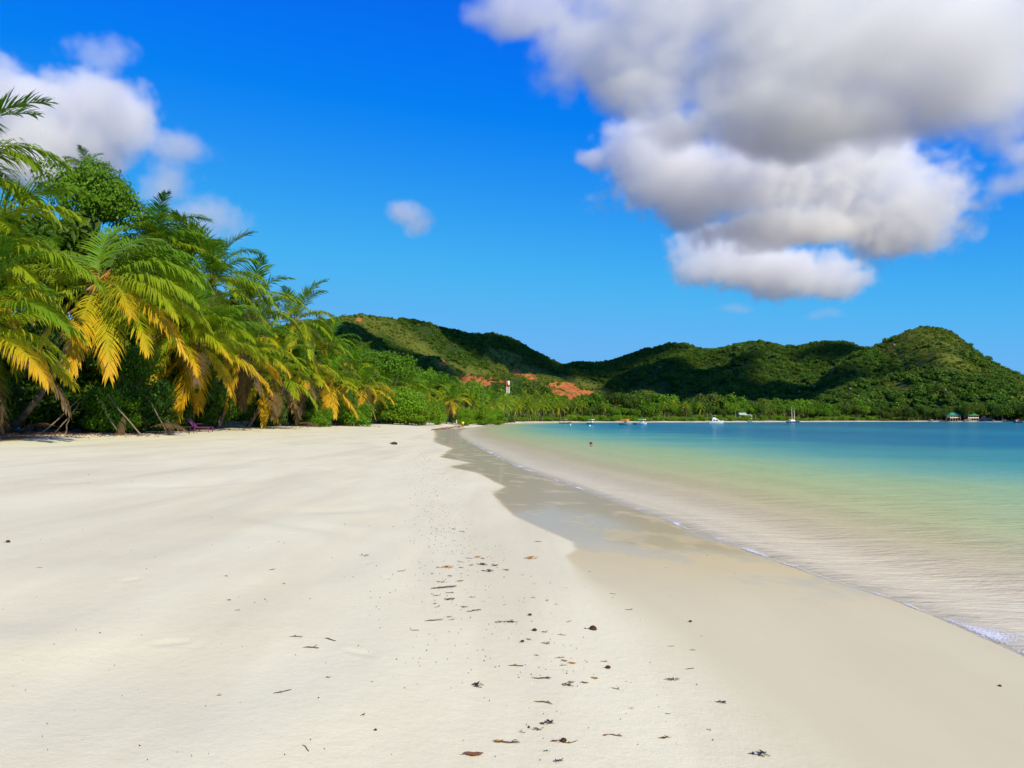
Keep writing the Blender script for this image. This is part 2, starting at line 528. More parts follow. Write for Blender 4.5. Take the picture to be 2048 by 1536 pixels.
def sand_material():
    m, nt = new_mat("coral_sand")
    t = NT(nt)
    pos = t.geo_pos()
    wet = t.attr('wet').outputs['Fac']          # 0 dry .. 1 damp
    film = t.attr('film').outputs['Fac']        # standing film of water
    off = t.attr('offshore').outputs['Fac']     # signed distance to the water line
    big = t.noise(0.16, 4, 0.55, pos).outputs[0]
    mid = t.noise(1.1, 5, 0.6, t.mapping(pos, (1, 0.35, 1), (0, 0, R(20)))).outputs[0]
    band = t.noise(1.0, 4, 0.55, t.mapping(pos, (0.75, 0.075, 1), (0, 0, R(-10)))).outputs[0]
    grain = t.noise(95.0, 3, 0.7, pos).outputs[0]
    speck = t.noise(14.0, 4, 0.75, pos).outputs[0]
    dry = t.mix(big, (0.80, 0.745, 0.49), (0.90, 0.84, 0.57))
    dry = t.mix(t.math('MULTIPLY', t.math('SUBTRACT', mid, 0.42, clamp=True), 1.4, clamp=True), dry, (0.72, 0.65, 0.40))
    dry = t.mix(t.math('MULTIPLY', t.math('SUBTRACT', grain, 0.55, clamp=True), 1.3, clamp=True), dry, (0.60, 0.52, 0.32))
    dry = t.mix(t.math('MULTIPLY', t.math('SUBTRACT', speck, 0.62, clamp=True), 1.0, clamp=True), dry, (0.57, 0.48, 0.32))
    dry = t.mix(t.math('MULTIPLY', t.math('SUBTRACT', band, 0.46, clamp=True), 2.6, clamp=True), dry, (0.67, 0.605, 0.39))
    damp = t.mix(mid, (0.67, 0.585, 0.345), (0.77, 0.69, 0.425))
    soaked = t.mix(mid, (0.66, 0.47, 0.14), (0.78, 0.58, 0.21))
    # a film of water lies in long streaks
    st = t.noise(1.0, 4, 0.55, t.mapping(pos, (1.0, 0.62, 1), (0, 0, R(-35)))).outputs[0]
    lay = t.math('MULTIPLY', t.math('SUBTRACT', t.math('ADD', film, t.math('MULTIPLY', t.math('SUBTRACT', st, 0.52), 4.5)), 0.30, clamp=True), 2.2, clamp=True)
    lay = t.math('MULTIPLY', lay, t.math('MULTIPLY', film, 3.0, clamp=True))
    c = t.mix(wet, dry, damp)
    c = t.mix(t.math('MULTIPLY', film, 0.9), c, soaked)
    soil = t.attr('soil').outputs['Fac']
    litter = t.noise(0.9, 5, 0.7, pos).outputs[0]
    c = t.mix(t.math('MULTIPLY', soil, t.math('ADD', 0.55, litter), clamp=True), c, t.mix(litter, (0.06, 0.04, 0.022), (0.16, 0.105, 0.055)))
    rough = t.math('SUBTRACT', 0.92, t.math('MULTIPLY', wet, 0.30))
    rough = t.math('SUBTRACT', rough, t.math('MULTIPLY', film, 0.34))
    tread = t.noise(3.2, 4, 0.6, pos).outputs[0]
    h = t.math('ADD', t.math('ADD', t.math('MULTIPLY', grain, 0.25), t.math('MULTIPLY', speck, 0.9)), t.math('MULTIPLY', tread, 1.2))
    b1 = t.n('ShaderNodeBump')
    t.put(b1.inputs['Strength'], t.math('SUBTRACT', 0.5, t.math('MULTIPLY', wet, 0.42)))
    b1.inputs['Distance'].default_value = 0.012
    t.put(b1.inputs['Height'], h)
    body = t.principled(c, rough, 0.28, b1.outputs[0])
    gl = t.n('ShaderNodeBsdfGlossy')
    gl.inputs['Roughness'].default_value = 0.06
    fr = t.n('ShaderNodeFresnel'); fr.inputs['IOR'].default_value = 1.33
    rip = t.bump(t.noise(6.0, 2, 0.5, pos).outputs[0], 0.04, 0.01)
    t.put(gl.inputs['Normal'], rip)
    t.put(fr.inputs['Normal'], rip)
    mx = t.n('ShaderNodeMixShader')
    t.put(mx.inputs[0], t.math('MULTIPLY', fr.outputs[0], t.math('MULTIPLY', lay, 0.40)))
    nt.links.new(body.outputs[0], mx.inputs[1]); nt.links.new(gl.outputs[0], mx.inputs[2])
    t.out(mx.outputs[0])
    return m

WET_W = np.array([on_ground(*p)[:2] for p in WET_PX])
WET_W = np.concatenate([[(WET_W[0][0] + 4.0, WET_W[0][1] + 60)], WET_W, [(WET_W[-1][0] + 0.35, WET_W[-1][1] - 2.2), (WET_W[-1][0] + 0.8, -8), (4.0, -200)]])
WET_W = WET_W[::-1]

def build_ground():
    radii = np.concatenate([np.geomspace(0.4, 2.4, 14)[:-1], np.geomspace(2.4, 60, 430)[:-1], np.geomspace(60, 900, 120)[:-1], np.geomspace(900, 20000, 14)])
    angles = fan_angles(R(39), R(0.22), R(6))
    x, y, F = fan_grid(radii, angles)
    s = shore_s(x, y)
    z = beach_z(s, x, y)
    wd = sdf_poly(WET_W, x, y)                   # positive = landward of the wet line
    dist = np.hypot(x, y)
    edge = 0.05 + 0.006 * dist + 1.0 * smooth01((10.5 - y) / 3.5) + 0.6 * smooth01((-y) / 3)
    wet = smooth01(0.5 - wd / edge) * (s < 60) * smooth01((s + 0.35) / 0.35)
    film = wet * smooth01((y - 7.0) / 7.5) * smooth01((230 - y) / 40) * smooth01((s + 0.6) / 0.5)
    soil = smooth01((s - np.interp(dist, [0, 40, 60, 110, 250, 480, 700], [26, 22, 22, 19, 15, 11, 11]) - 4 * (fbm(x * 0.12, y * 0.12, 3, 8) - 0.5) * 2) / 3.5)
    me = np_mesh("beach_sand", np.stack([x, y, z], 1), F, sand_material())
    set_attr(me, 'wet', wet); set_attr(me, 'film', film); set_attr(me, 'offshore', s); set_attr(me, 'soil', soil)
    tag(link("beach_sand", me), "pale coral sand beach sloping into the bay", kind='structure')

build_ground()

# ---------------------------------------------------------------- sea
def sea_material():
    m, nt = new_mat("lagoon_water")
    t = NT(nt)
    pos = t.geo_pos()
    off = t.attr('offshore').outputs['Fac']      # metres from the beach, positive out to sea
    warp = t.noise(0.07, 3, 0.5, pos).outputs[0]
    d = t.math('MULTIPLY', off, t.math('ADD', 0.62, t.math('MULTIPLY', warp, 0.76)))
    f = t.math('POWER', t.math('DIVIDE', d, 120.0, clamp=True), 0.5)
    # sandy shallows, green over the shelf, blue where it is deep
    col = t.ramp(f, [(0.0, (0.96, 0.83, 0.55)), (0.10, (0.95, 0.82, 0.53)), (0.135, (0.84, 0.70, 0.43)), (0.18, (0.70, 0.61, 0.31)), (0.23, (0.60, 0.64, 0.28)), (0.30, (0.44, 0.63, 0.29)),
                     (0.37, (0.25, 0.54, 0.36)), (0.45, (0.095, 0.40, 0.36)), (0.56, (0.030, 0.25, 0.34)), (0.70, (0.022, 0.215, 0.34)), (0.85, (0.028, 0.26, 0.34)), (1.0, (0.022, 0.19, 0.29))])
    patch = t.noise(0.022, 3, 0.5, t.mapping(pos, (1, 0.25, 1))).outputs[0]
    col = t.mix(t.math('MULTIPLY', t.math('MULTIPLY', t.math('SUBTRACT', patch, 0.5, clamp=True), 3.0, clamp=True), t.math('MULTIPLY', f, 1.4, clamp=True)), col, (0.015, 0.20, 0.24))
    opac = t.ramp(f, [(0.0, (0.55,) * 3), (0.06, (0.82,) * 3), (0.2, (0.92,) * 3), (0.36, (0.97,) * 3), (0.5, (1,) * 3)])
    # ripples: long crests in the shallows, short chop farther out
    r1 = t.noise(1.0, 5, 0.62, t.mapping(pos, (0.55, 2.3, 1), (0, 0, R(-6)))).outputs[0]
    r2 = t.noise(3.6, 4, 0.6, t.mapping(pos, (0.8, 2.0, 1), (0, 0, R(9)))).outputs[0]
    r3 = t.noise(11.0, 3, 0.6, t.mapping(pos, (0.9, 1.6, 1))).outputs[0]
    h = t.math('ADD', t.math('ADD', t.math('MULTIPLY', r1, 1.0), t.math('MULTIPLY', r2, 0.45)), t.math('MULTIPLY', r3, 0.16))
    b = t.n('ShaderNodeBump')
    t.put(b.inputs['Strength'], t.math('ADD', 0.40, t.math('MULTIPLY', f, 0.35)))
    b.inputs['Distance'].default_value = 0.12
    t.put(b.inputs['Height'], h)
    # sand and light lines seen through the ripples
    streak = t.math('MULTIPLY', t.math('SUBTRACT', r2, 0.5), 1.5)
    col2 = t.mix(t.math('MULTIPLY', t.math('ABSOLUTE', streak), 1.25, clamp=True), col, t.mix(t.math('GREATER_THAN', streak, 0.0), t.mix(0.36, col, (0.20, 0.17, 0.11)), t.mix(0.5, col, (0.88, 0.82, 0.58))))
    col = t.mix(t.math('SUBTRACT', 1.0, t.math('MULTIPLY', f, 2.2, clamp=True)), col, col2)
    lace = t.noise(26.0, 4, 0.7, t.mapping(pos, (0.7, 1.2, 1))).outputs[0]
    near = t.math('SUBTRACT', 1.0, t.math('MULTIPLY', f, 7.5, clamp=True))
    col = t.mix(t.math('MULTIPLY', near, t.math('MULTIPLY', t.math('SUBTRACT', lace, 0.52, clamp=True), 5.0, clamp=True)), col, (0.97, 0.93, 0.80))
    dif = t.n('ShaderNodeBsdfDiffuse'); t.put(dif.inputs['Color'], col); t.put(dif.inputs['Normal'], b.outputs[0])
    tr = t.n('ShaderNodeBsdfTransparent'); t.put(tr.inputs['Color'], (0.96, 0.97, 0.93))
    m1 = t.n('ShaderNodeMixShader'); t.put(m1.inputs[0], opac)
    nt.links.new(tr.outputs[0], m1.inputs[1]); nt.links.new(dif.outputs[0], m1.inputs[2])
    gl = t.n('ShaderNodeBsdfGlossy'); gl.inputs['Roughness'].default_value = 0.06
    t.put(gl.inputs['Normal'], b.outputs[0])
    fr = t.n('ShaderNodeFresnel'); fr.inputs['IOR'].default_value = 1.33
    t.put(fr.inputs['Normal'], b.outputs[0])
    m2 = t.n('ShaderNodeMixShader'); t.put(m2.inputs[0], t.math('MULTIPLY', fr.outputs[0], 0.50))
    nt.links.new(m1.outputs[0], m2.inputs[1]); nt.links.new(gl.outputs[0], m2.inputs[2])
    t.out(m2.outputs[0])
    return m

def sea_height(x, y, s):
    """small swell; a low lip where the last ripple runs up the sand"""
    off = np.maximum(-s, 0)
    g = smooth01(off / 12.0)
    w = 0.020 * np.sin(off * 2 * np.pi / 2.6 + 3.0 * fbm(x * 0.2, y * 0.2, 2, 41)) * smooth01(off / 1.0) * np.exp(-off / 14)
    w += g * 0.035 * (fbm(x * 0.5, y * 1.3, 3, 43) - 0.5)
    lob = fbm(x * 0.55 + y * 0.2, y * 0.42, 2, 47)
    lip = (0.012 + 0.022 * lob) * np.exp(-((s + 0.20) / 0.26) ** 2)
    return 0.004 + w + lip

def build_sea():
    radii = np.concatenate([np.geomspace(3.0, 70, 420)[:-1], np.geomspace(70, 900, 110)[:-1], np.geomspace(900, 20000, 16)])
    angles = np.arange(R(-12), R(60), R(0.16))
    angles = np.concatenate([angles, np.arange(R(60), R(175), R(3))])
    x, y, F = fan_grid(radii, angles)
    s = shore_s(x, y)
    z = sea_height(x, y, s)
    keep = (s[F] < 0.9).all(1)
    F = F[keep]
    used = np.unique(F); re = np.full(len(x), -1); re[used] = np.arange(len(used))
    me = np_mesh("sea", np.stack([x, y, z], 1)[used], re[F], sea_material())
    set_attr(me, 'offshore', np.maximum(-s[used], 0))
    tag(link("sea", me), "calm turquoise bay water, clear over the sand and blue farther out", kind='structure')

build_sea()
# ---------------------------------------------------------------- hills across the bay
def interp(P, x):
    P = np.array(P, float)
    return np.interp(x, P[:, 0], P[:, 1])

# crest lines as (column, row) of the photograph with the depth of the crest in metres and of its foot
HILLS = [
    dict(crest=[(300, 800), (420, 720), (540, 655), (640, 637), (680, 626), (720, 620), (745, 624), (770, 627), (800, 632), (850, 645), (900, 658), (950, 664), (985, 663), (1020, 677), (1060, 695), (1100, 715), (1130, 728), (1165, 741), (1200, 760), (1250, 800), (1300, 838)],
         depth=[(300, 1150), (720, 1250), (860, 1450), (1000, 1750), (1130, 2000), (1300, 2100)], foot=[(300, 330), (700, 520), (1000, 760), (1300, 1100)], p=1.25, amp=1.0, seed=1),
    dict(crest=[(1000, 838), (1060, 780), (1100, 740), (1150, 722), (1200, 722), (1240, 712), (1290, 695), (1340, 683), (1365, 684), (1380, 687), (1410, 697), (1440, 695), (1475, 686), (1500, 681), (1520, 679), (1560, 685), (1590, 691), (1630, 682), (1660, 680), (1690, 680), (1725, 690), (1750, 697), (1800, 720), (1900, 800), (1950, 838)],
         depth=[(1000, 1900), (1200, 1900), (1340, 1700), (1500, 1500), (1750, 1350), (1950, 1300)], foot=[(1000, 1000), (1300, 900), (1600, 800), (1950, 760)], p=1.2, amp=1.0, seed=2),
    dict(crest=[(1540, 838), (1600, 800), (1660, 740), (1700, 708), (1730, 693), (1760, 685), (1790, 667), (1820, 652), (1845, 645), (1870, 644), (1895, 649), (1915, 660), (1935, 678), (1960, 704), (1990, 722), (2020, 738), (2060, 752), (2120, 772), (2250, 805), (2400, 838)],
         depth=[(1540, 980), (1860, 1020), (2100, 900), (2400, 800)], foot=[(1540, 680), (1750, 690), (1860, 650), (2050, 560), (2400, 500)], p=0.85, amp=0.8, seed=3),
    dict(crest=[(700, 838), (780, 800), (860, 772), (920, 752), (960, 742), (1010, 738), (1060, 737), (1110, 744), (1160, 762), (1200, 778), (1235, 798), (1270, 820), (1300, 838)],
         depth=[(700, 640), (1000, 860), (1300, 860)], foot=[(700, 420), (1000, 590), (1300, 700)], p=1.0, amp=0.7, seed=4),
    dict(crest=[(1150, 838), (1190, 815), (1230, 795), (1262, 784), (1280, 772), (1292, 769), (1308, 774), (1325, 787), (1345, 800), (1380, 818), (1420, 838)],
         depth=[(1150, 760), (1420, 760)], foot=[(1150, 650), (1420, 650)], p=1.1, amp=0.5, seed=5),
]

def hill_z(x, y):
    px = 1024 + FPX * (x / np.maximum(y, 1)) * (math.cos(PITCH))   # close enough to the column
    px = 1024 + FPX * x / np.maximum(y, 1)
    z = np.full(x.shape, -50.0)
    for h in HILLS:
        row = interp(h['crest'], px)
        yc = interp(h['depth'], px); yf = interp(h['foot'], px)
        c = (HORIZON - row) / FPX                      # slope of the sight line over the crest
        H = CAM_Z + c * yc - 6.0                       # the canopy stands about 6 m on the ground
        t = (y - yf) / (yc - yf)
        n1 = fbm(x / 190.0, y / 300.0, 4, h['seed'] * 7) - 0.5
        n2 = fbm(x / 70.0 + 3, y / 110.0, 3, h['seed'] * 13) - 0.5
        bell = np.clip(4 * t * (1 - t), 0, 1)
        tt = np.clip(t + h['amp'] * bell * (0.85 * n1 + 0.26 * n2), 0, 1)
        front = H * tt ** h['p']
        back = H * np.exp(-np.maximum(y - yc, 0) ** 2 / (2 * (0.22 * yc) ** 2))
        zz = np.where(t <= 0, -50 + 50 * np.exp(np.minimum(t, 0) * 8) , np.where(t < 1, front, back))
        zz = zz + np.where(t > 0, 2.0 * n2 * bell, 0)
        zz = np.where(H > 1, zz, -50)
        z = np.maximum(z, zz)
    return z

def px_of(x, y, z):
    u = x / y; w = (z - CAM_Z) / y
    c, s_ = math.cos(PITCH), math.sin(PITCH)
    # inverse of ray()
    v = (w * c - s_) / (c + w * s_)
    yy = c - v * s_
    return 1024 + FPX * u * yy, 768 - FPX * v

BLOB = 1.38
def blob_mask(px, py, spots):
    m = np.zeros(px.shape)
    for (cx, cy, rx, ry, tilt) in spots:
        a = math.radians(tilt)
        dx = px - cx; dy = py - cy
        rx, ry = rx * BLOB, ry * BLOB
        u = dx * math.cos(a) + dy * math.sin(a); v = -dx * math.sin(a) + dy * math.cos(a)
        m = np.maximum(m, 1 - np.sqrt((u / rx) ** 2 + (v / ry) ** 2))
    return m

# bare laterite slopes (column, row, half sizes, tilt) and slopes under low yellow scrub, found on the photograph and laid on the hill surface
RED = [(933, 759, 16, 12, -20), (953, 762, 15, 11, -30), (970, 766, 12, 7, 0), (925, 757, 8, 6, 0), (1035, 745, 14, 7, 15), (1062, 753, 14, 7, 20), (985, 760, 26, 5, 8), (1105, 770, 24, 8, 5), (1140, 775, 24, 11, 15),
       (1165, 785, 26, 9, 20), (1185, 790, 20, 9, 15), (1118, 785, 16, 7, 10), (1145, 795, 14, 10, 30), (1200, 793, 14, 6, 20), (718, 640, 7, 5, 0), (885, 726, 10, 5, 20), (792, 706, 8, 6, 0), (800, 712, 12, 4, 30), (1505, 800, 14, 6, 0)]
SCRUB = [(720, 640, 70, 24, 10), (780, 655, 60, 16, 25), (830, 690, 60, 12, 30), (860, 715, 70, 10, 28), (940, 740, 60, 10, 12), (1050, 745, 60, 16, 15), (1150, 775, 80, 20, 12), (1000, 712, 40, 14, 10),
         (1860, 672, 60, 24, 12), (1830, 700, 50, 20, 0), (1900, 720, 60, 14, 20), (1300, 785, 24, 16, 20), (1800, 770, 34, 10, 0)]

HX0, HX1, HY0, HY1 = -1400.0, 1500.0, 330.0, 2300.0
def hill_material():
    m, nt = new_mat("hill_ground")
    t = NT(nt)
    pos = t.geo_pos()
    red = t.attr('red').outputs['Fac']
    scrub = t.attr('scrub').outputs['Fac']
    n = t.noise(0.11, 5, 0.7, pos).outputs[0]
    n2 = t.noise(0.35, 4, 0.7, pos).outputs[0]
    g = t.mix(n2, (0.018, 0.036, 0.010), (0.05, 0.085, 0.02))
    sc = t.mix(n2, (0.07, 0.10, 0.016), (0.16, 0.17, 0.03))
    c = t.mix(scrub, g, sc)
    rr = t.mix(t.math('MULTIPLY', t.math('SUBTRACT', t.noise(0.16, 4, 0.7, t.mapping(pos, (1, 0.4, 1))).outputs[0], 0.3, clamp=True), 2.4, clamp=True), (0.28, 0.085, 0.03), (0.70, 0.24, 0.065))
    msk = t.math('MULTIPLY', t.math('SUBTRACT', t.math('ADD', red, t.math('MULTIPLY', t.math('SUBTRACT', n, 0.5), 0.9)), 0.28, clamp=True), 6.0, clamp=True)
    c = t.mix(msk, c, rr)
    t.out(t.principled(c, 0.95, 0.05, t.bump(n2, 0.6, 2.0)).outputs[0])
    return m

def build_hills():
    # rows of the grid follow the depth so that the near slopes get the finer mesh
    ys = np.concatenate([np.arange(330, 1100, 7.0), np.arange(1100, 2300, 14.0)])
    us = np.linspace(-0.72, 0.95, 520)
    uu, yy = np.meshgrid(us, ys)
    x = (uu * yy).ravel(); y = yy.ravel()
    z = hill_z(x, y)
    nr, nc = uu.shape
    idx = np.arange(nr * nc).reshape(nr, nc)
    F = np.stack([idx[:-1, :-1], idx[:-1, 1:], idx[1:, 1:], idx[1:, :-1]], -1).reshape(-1, 4)
    keep = (z[F] > -12).any(1)
    F = F[keep]
    used = np.unique(F); re = np.full(len(x), -1); re[used] = np.arange(len(used))
    px, py = px_of(x, y, z)
    vis = (y < 1150)
    red = np.clip(blob_mask(px, py, RED), 0, 1)
    scrub = np.clip(blob_mask(px, py, SCRUB) * 2, 0, 1)
    me = np_mesh("hills", np.stack([x, y, z], 1)[used], re[F], hill_material())
    set_attr(me, 'red', red[used]); set_attr(me, 'scrub', scrub[used])
    tag(link("hills", me), "green forested granite hills with red bare slopes behind the bay", kind='structure')

build_hills()

# ---------------------------------------------------------------- leaf crowns
def leaf_material(name, dark, light, dry=(0.20, 0.20, 0.03), trans=0.35, vary=1.0, rough=0.45):
    """leaves: each crown has its own tone; single leaves vary a little"""
    m, nt = new_mat(name)
    t = NT(nt)
    rnd = t.n('ShaderNodeObjectInfo').outputs['Random']
    leaf = t.attr('leaf').outputs['Fac']
    nz = t.noise(0.55, 2, 0.5, t.geo_pos()).outputs[0]
    c = t.mix(t.math('MULTIPLY', t.math('ADD', leaf, nz), 0.5), dark, light)
    c = t.mix(t.math('MULTIPLY', t.math('POWER', rnd, 2.0), 0.75 * vary), c, dry)
    hs = t.n('ShaderNodeHueSaturation')
    t.put(hs.inputs['Color'], c)
    t.put(hs.inputs['Value'], t.math('ADD', 0.72, t.math('MULTIPLY', t.math('FRACT', t.math('MULTIPLY', rnd, 7.31)), 0.6 * vary)))
    p = t.principled(hs.outputs[0], rough, 0.14)
    tr = t.n('ShaderNodeBsdfTranslucent'); t.put(tr.inputs['Color'], t.mix(0.5, hs.outputs[0], (0.35, 0.5, 0.03), 'ADD'))
    t.put(tr.inputs['Color'], t.mix(0.35, hs.outputs[0], (0.30, 0.40, 0.02)))
    mx = t.n('ShaderNodeMixShader'); mx.inputs[0].default_value = trans
    nt.links.new(p.outputs[0], mx.inputs[1]); nt.links.new(tr.outputs[0], mx.inputs[2])
    t.out(mx.outputs[0])
    return m

def leaf_cloud(n, lobes, leaf_len, leaf_w, rng, up=0.35, shell=0.55, droop=0.0, ragged=(0.86, 0.28)):
    """leaf quads through the volume of several ellipsoid lobes (cx, cy, cz, rx, ry, rz); returns verts, faces, per-vertex tone"""
    lobes = np.array(lobes, float)
    w = (lobes[:, 3] * lobes[:, 4] * lobes[:, 5]) ** (2 / 3)
    k = rng.choice(len(lobes), n, p=w / w.sum())
    d = rng.normal(size=(n, 3)); d /= np.linalg.norm(d, axis=1)[:, None]
    r = (shell + (1 - shell) * rng.random(n)) ** 0.7
    r *= ragged[0] + ragged[1] * rng.random(n)
    c = lobes[k, :3] + d * r[:, None] * lobes[k, 3:]
    nrm = d * 0.9 + rng.normal(size=(n, 3)) * 0.55 + np.array([0, 0, up])
    nrm /= np.linalg.norm(nrm, axis=1)[:, None]
    a = rng.normal(size=(n, 3)); a[:, 2] -= droop
    ax = np.cross(nrm, a); ax /= np.linalg.norm(ax, axis=1)[:, None] + 1e-9
    ay = np.cross(nrm, ax)
    L = leaf_len * (0.6 + 0.8 * rng.random(n))[:, None]; W = leaf_w * (0.6 + 0.8 * rng.random(n))[:, None]
    bend = nrm * (L * 0.12)
    V = np.stack([c - ay * L * 0.5, c + ax * W * 0.5 + bend, c + ay * L * 0.5, c - ax * W * 0.5 + bend], 1).reshape(-1, 3)
    F = np.arange(4 * n).reshape(n, 4)
    tone = np.repeat(rng.random(n), 4)
    return V, F, tone

def rand_lobes(rng, n, R_, H, flat=0.75):
    out = [(0, 0, H * 0.55, R_ * 0.72, R_ * 0.72, H * 0.42)]
    for i in range(n):
        a = rng.random() * 6.283; rr = R_ * (0.35 + 0.4 * rng.random())
        s = R_ * (0.28 + 0.26 * rng.random())
        out.append((rr * math.cos(a), rr * math.sin(a), H * (0.28 + 0.6 * rng.random()), s, s, s * flat))
    return out

M_FOREST = leaf_material("forest_leaves", (0.024, 0.076, 0.008), (0.095, 0.215, 0.018), dry=(0.15, 0.20, 0.024), trans=0.2, vary=0.9, rough=0.6)
M_SCRUB = leaf_material("scrub_leaves", (0.065, 0.125, 0.010), (0.17, 0.26, 0.022), dry=(0.26, 0.25, 0.04), trans=0.2, vary=1.0, rough=0.7)

proto_col = bpy.data.collections.new("forest_prototypes")     # only used as a source of instances, never drawn itself

def canopy_instances(name, pts, scl, rot, variant, protos, label):
    me = bpy.data.meshes.new(name)
    me.vertices.add(len(pts)); me.vertices.foreach_set('co', np.asarray(pts, np.float32).ravel())
    set_attr(me, 'size', scl); set_attr(me, 'turn', rot)
    a = me.attributes.new('kind_id', 'INT', 'POINT'); a.data.foreach_set('value', np.asarray(variant, np.int32))
    ob = link(name, me)
    c = bpy.data.collections.new(name + "_crowns")
    for p in protos: c.objects.link(p)
    ng = bpy.data.node_groups.new(name, 'GeometryNodeTree')
    ng.interface.new_socket("Geometry", in_out='INPUT', socket_type='NodeSocketGeometry')
    ng.interface.new_socket("Geometry", in_out='OUTPUT', socket_type='NodeSocketGeometry')
    N = ng.nodes.new; L = ng.links.new
    gi = N('NodeGroupInput'); go = N('NodeGroupOutput')
    ci = N('GeometryNodeCollectionInfo'); ci.inputs['Collection'].default_value = c
    ci.inputs['Separate Children'].default_value = True; ci.inputs['Reset Children'].default_value = True
    iop = N('GeometryNodeInstanceOnPoints')
    def named(nm, ty):
        x = N('GeometryNodeInputNamedAttribute'); x.data_type = ty; x.inputs['Name'].default_value = nm
        return x.outputs[0]
    L(gi.outputs[0], iop.inputs['Points']); L(ci.outputs[0], iop.inputs['Instance'])
    iop.inputs['Pick Instance'].default_value = True
    L(named('kind_id', 'INT'), iop.inputs['Instance Index'])
    cb = N('ShaderNodeCombineXYZ'); L(named('turn', 'FLOAT'), cb.inputs[2])
    L(cb.outputs[0], iop.inputs['Rotation'])
    L(named('size', 'FLOAT'), iop.inputs['Scale'])
    L(iop.outputs[0], go.inputs[0])
    md = ob.modifiers.new("crowns", 'NODES'); md.node_group = ng
    tag(ob, label, kind='stuff')
    return ob

def build_forest():
    rng = np.random.default_rng(11)
    protos = []
    for i in range(5):
        lob = rand_lobes(rng, 7, 1.0, 1.25)
        V, F, tone = leaf_cloud(230, lob, 0.34, 0.26, rng, up=0.5, shell=0.7)
        me = np_mesh("canopy_crown", V, F, M_FOREST, smooth=False); set_attr(me, 'leaf', tone)
        protos.append(bpy.data.objects.new("canopy_crown", me))
    n = 150000
    # sample evenly over the slopes in view
    y = np.sqrt(rng.random(n) * (2050.0 ** 2 - 420.0 ** 2) + 420.0 ** 2)
    u = -0.34 + rng.random(n) * 1.12
    x = u * y
    z = hill_z(x, y)
    ok = z > 1.0
    x, y, z = x[ok], y[ok], z[ok]
    px, py = px_of(x, y, z + 4)
    # drop what lies behind a crest
    zc = np.zeros(len(x)); hid = np.zeros(len(x), bool)
    for f in (0.80, 0.88, 0.93, 0.965):
        zz = hill_z(x * f, y * f)
        hid |= ((zz + 4 - CAM_Z) / (y * f)) > ((z + 11 - CAM_Z) / y)
    red = blob_mask(px, py, RED) + (fbm(x / 16, y / 16, 2, 77) - 0.5) * 0.9
    scr = blob_mask(px, py, SCRUB)
    ok = ~hid & (red < 0.14) & (px > 540) & (px < 2130) & ~((scr > 0.15) & (rng.random(len(x)) < 0.62))
    x, y, z, scr = x[ok], y[ok], z[ok], scr[ok]
    size = (1.7 + 4.3 * rng.random(len(x)) ** 2.2) * (0.75 + 0.5 * fbm(x / 60, y / 60, 2, 5))
    size = np.where(scr > 0.05, size * 0.55, size)
    # near the far shore the trees are bigger
    canopy_instances("forest_canopy", np.stack([x, y, z - 1.0], 1), size, rng.random(len(x)) * 6.28, rng.integers(0, 5, len(x)), protos,
                     "dense dark green forest covering the hills")
    print("forest crowns", len(x))
    # low yellowish scrub on the open slopes
    pr = []
    for i in range(3):
        V, F, tone = leaf_cloud(70, rand_lobes(rng, 4, 1.0, 0.9), 0.4, 0.3, rng, up=0.6, shell=0.6)
        me = np_mesh("scrub_clump", V, F, M_SCRUB, smooth=False); set_attr(me, 'leaf', tone)
        pr.append(bpy.data.objects.new("scrub_clump", me))
    n = 60000
    y = np.sqrt(rng.random(n) * (1500.0 ** 2 - 450.0 ** 2) + 450.0 ** 2)
    u = -0.34 + rng.random(n) * 1.0
    x = u * y; z = hill_z(x, y)
    px, py = px_of(x, y, z)
    bare = blob_mask(px, py, RED) + (fbm(x / 16, y / 16, 2, 77) - 0.5) * 0.9 > 0.16
    ok = (z > 3) & ((blob_mask(px, py, SCRUB) > 0.0) | bare) & (~bare | ((rng.random(n) < 0.32) & (fbm(x / 9, y / 14, 2, 66) > 0.47)))
    x, y, z = x[ok], y[ok], z[ok]
    canopy_instances("hillside_scrub", np.stack([x, y, z - 0.2], 1), 0.9 + 1.5 * rng.random(len(x)), rng.random(len(x)) * 6.28, rng.integers(0, 3, len(x)), pr,
                     "low yellow green scrub on the open slopes of the hills")
    print("scrub", len(x))

build_forest()

# ---------------------------------------------------------------- clouds high over the bay, outside the picture: their shadows lie on the hills
def shade_blob(px, row, rpx, ry, alt=900.0):
    a, b = ray(px, row)
    ys = np.linspace(430, 2000, 3000)
    zs = hill_z(a * ys, ys); rz = CAM_Z + b * ys
    hit = np.where(zs > rz)[0]
    y = ys[hit[0]] if len(hit) else 1500.0
    P = Vector((a * y, y, CAM_Z + b * y))
    C = P + sun_dir * ((alt - P.z) / sun_dir.z)
    return (C.x, C.y, C.z, rpx / FPX * y, ry, 70.0)
make_cloud("cloud", [shade_blob(980, 690, 130, 200), shade_blob(1080, 725, 90, 220), shade_blob(1190, 735, 90, 180), shade_blob(900, 668, 60, 120)],
           18.0, 0.05, "cumulus cloud overhead that shades the left ridge", seed=9.1, noise_size=260.0, amp=0.5, soft=0.35)
make_cloud("cloud", [shade_blob(1350, 775, 120, 150), shade_blob(1470, 790, 150, 150), shade_blob(1600, 790, 110, 110), shade_blob(1290, 745, 90, 130), shade_blob(1400, 750, 80, 120)],
           18.0, 0.05, "cumulus cloud overhead that shades the middle valley", seed=10.4, noise_size=240.0, amp=0.45, soft=0.35)
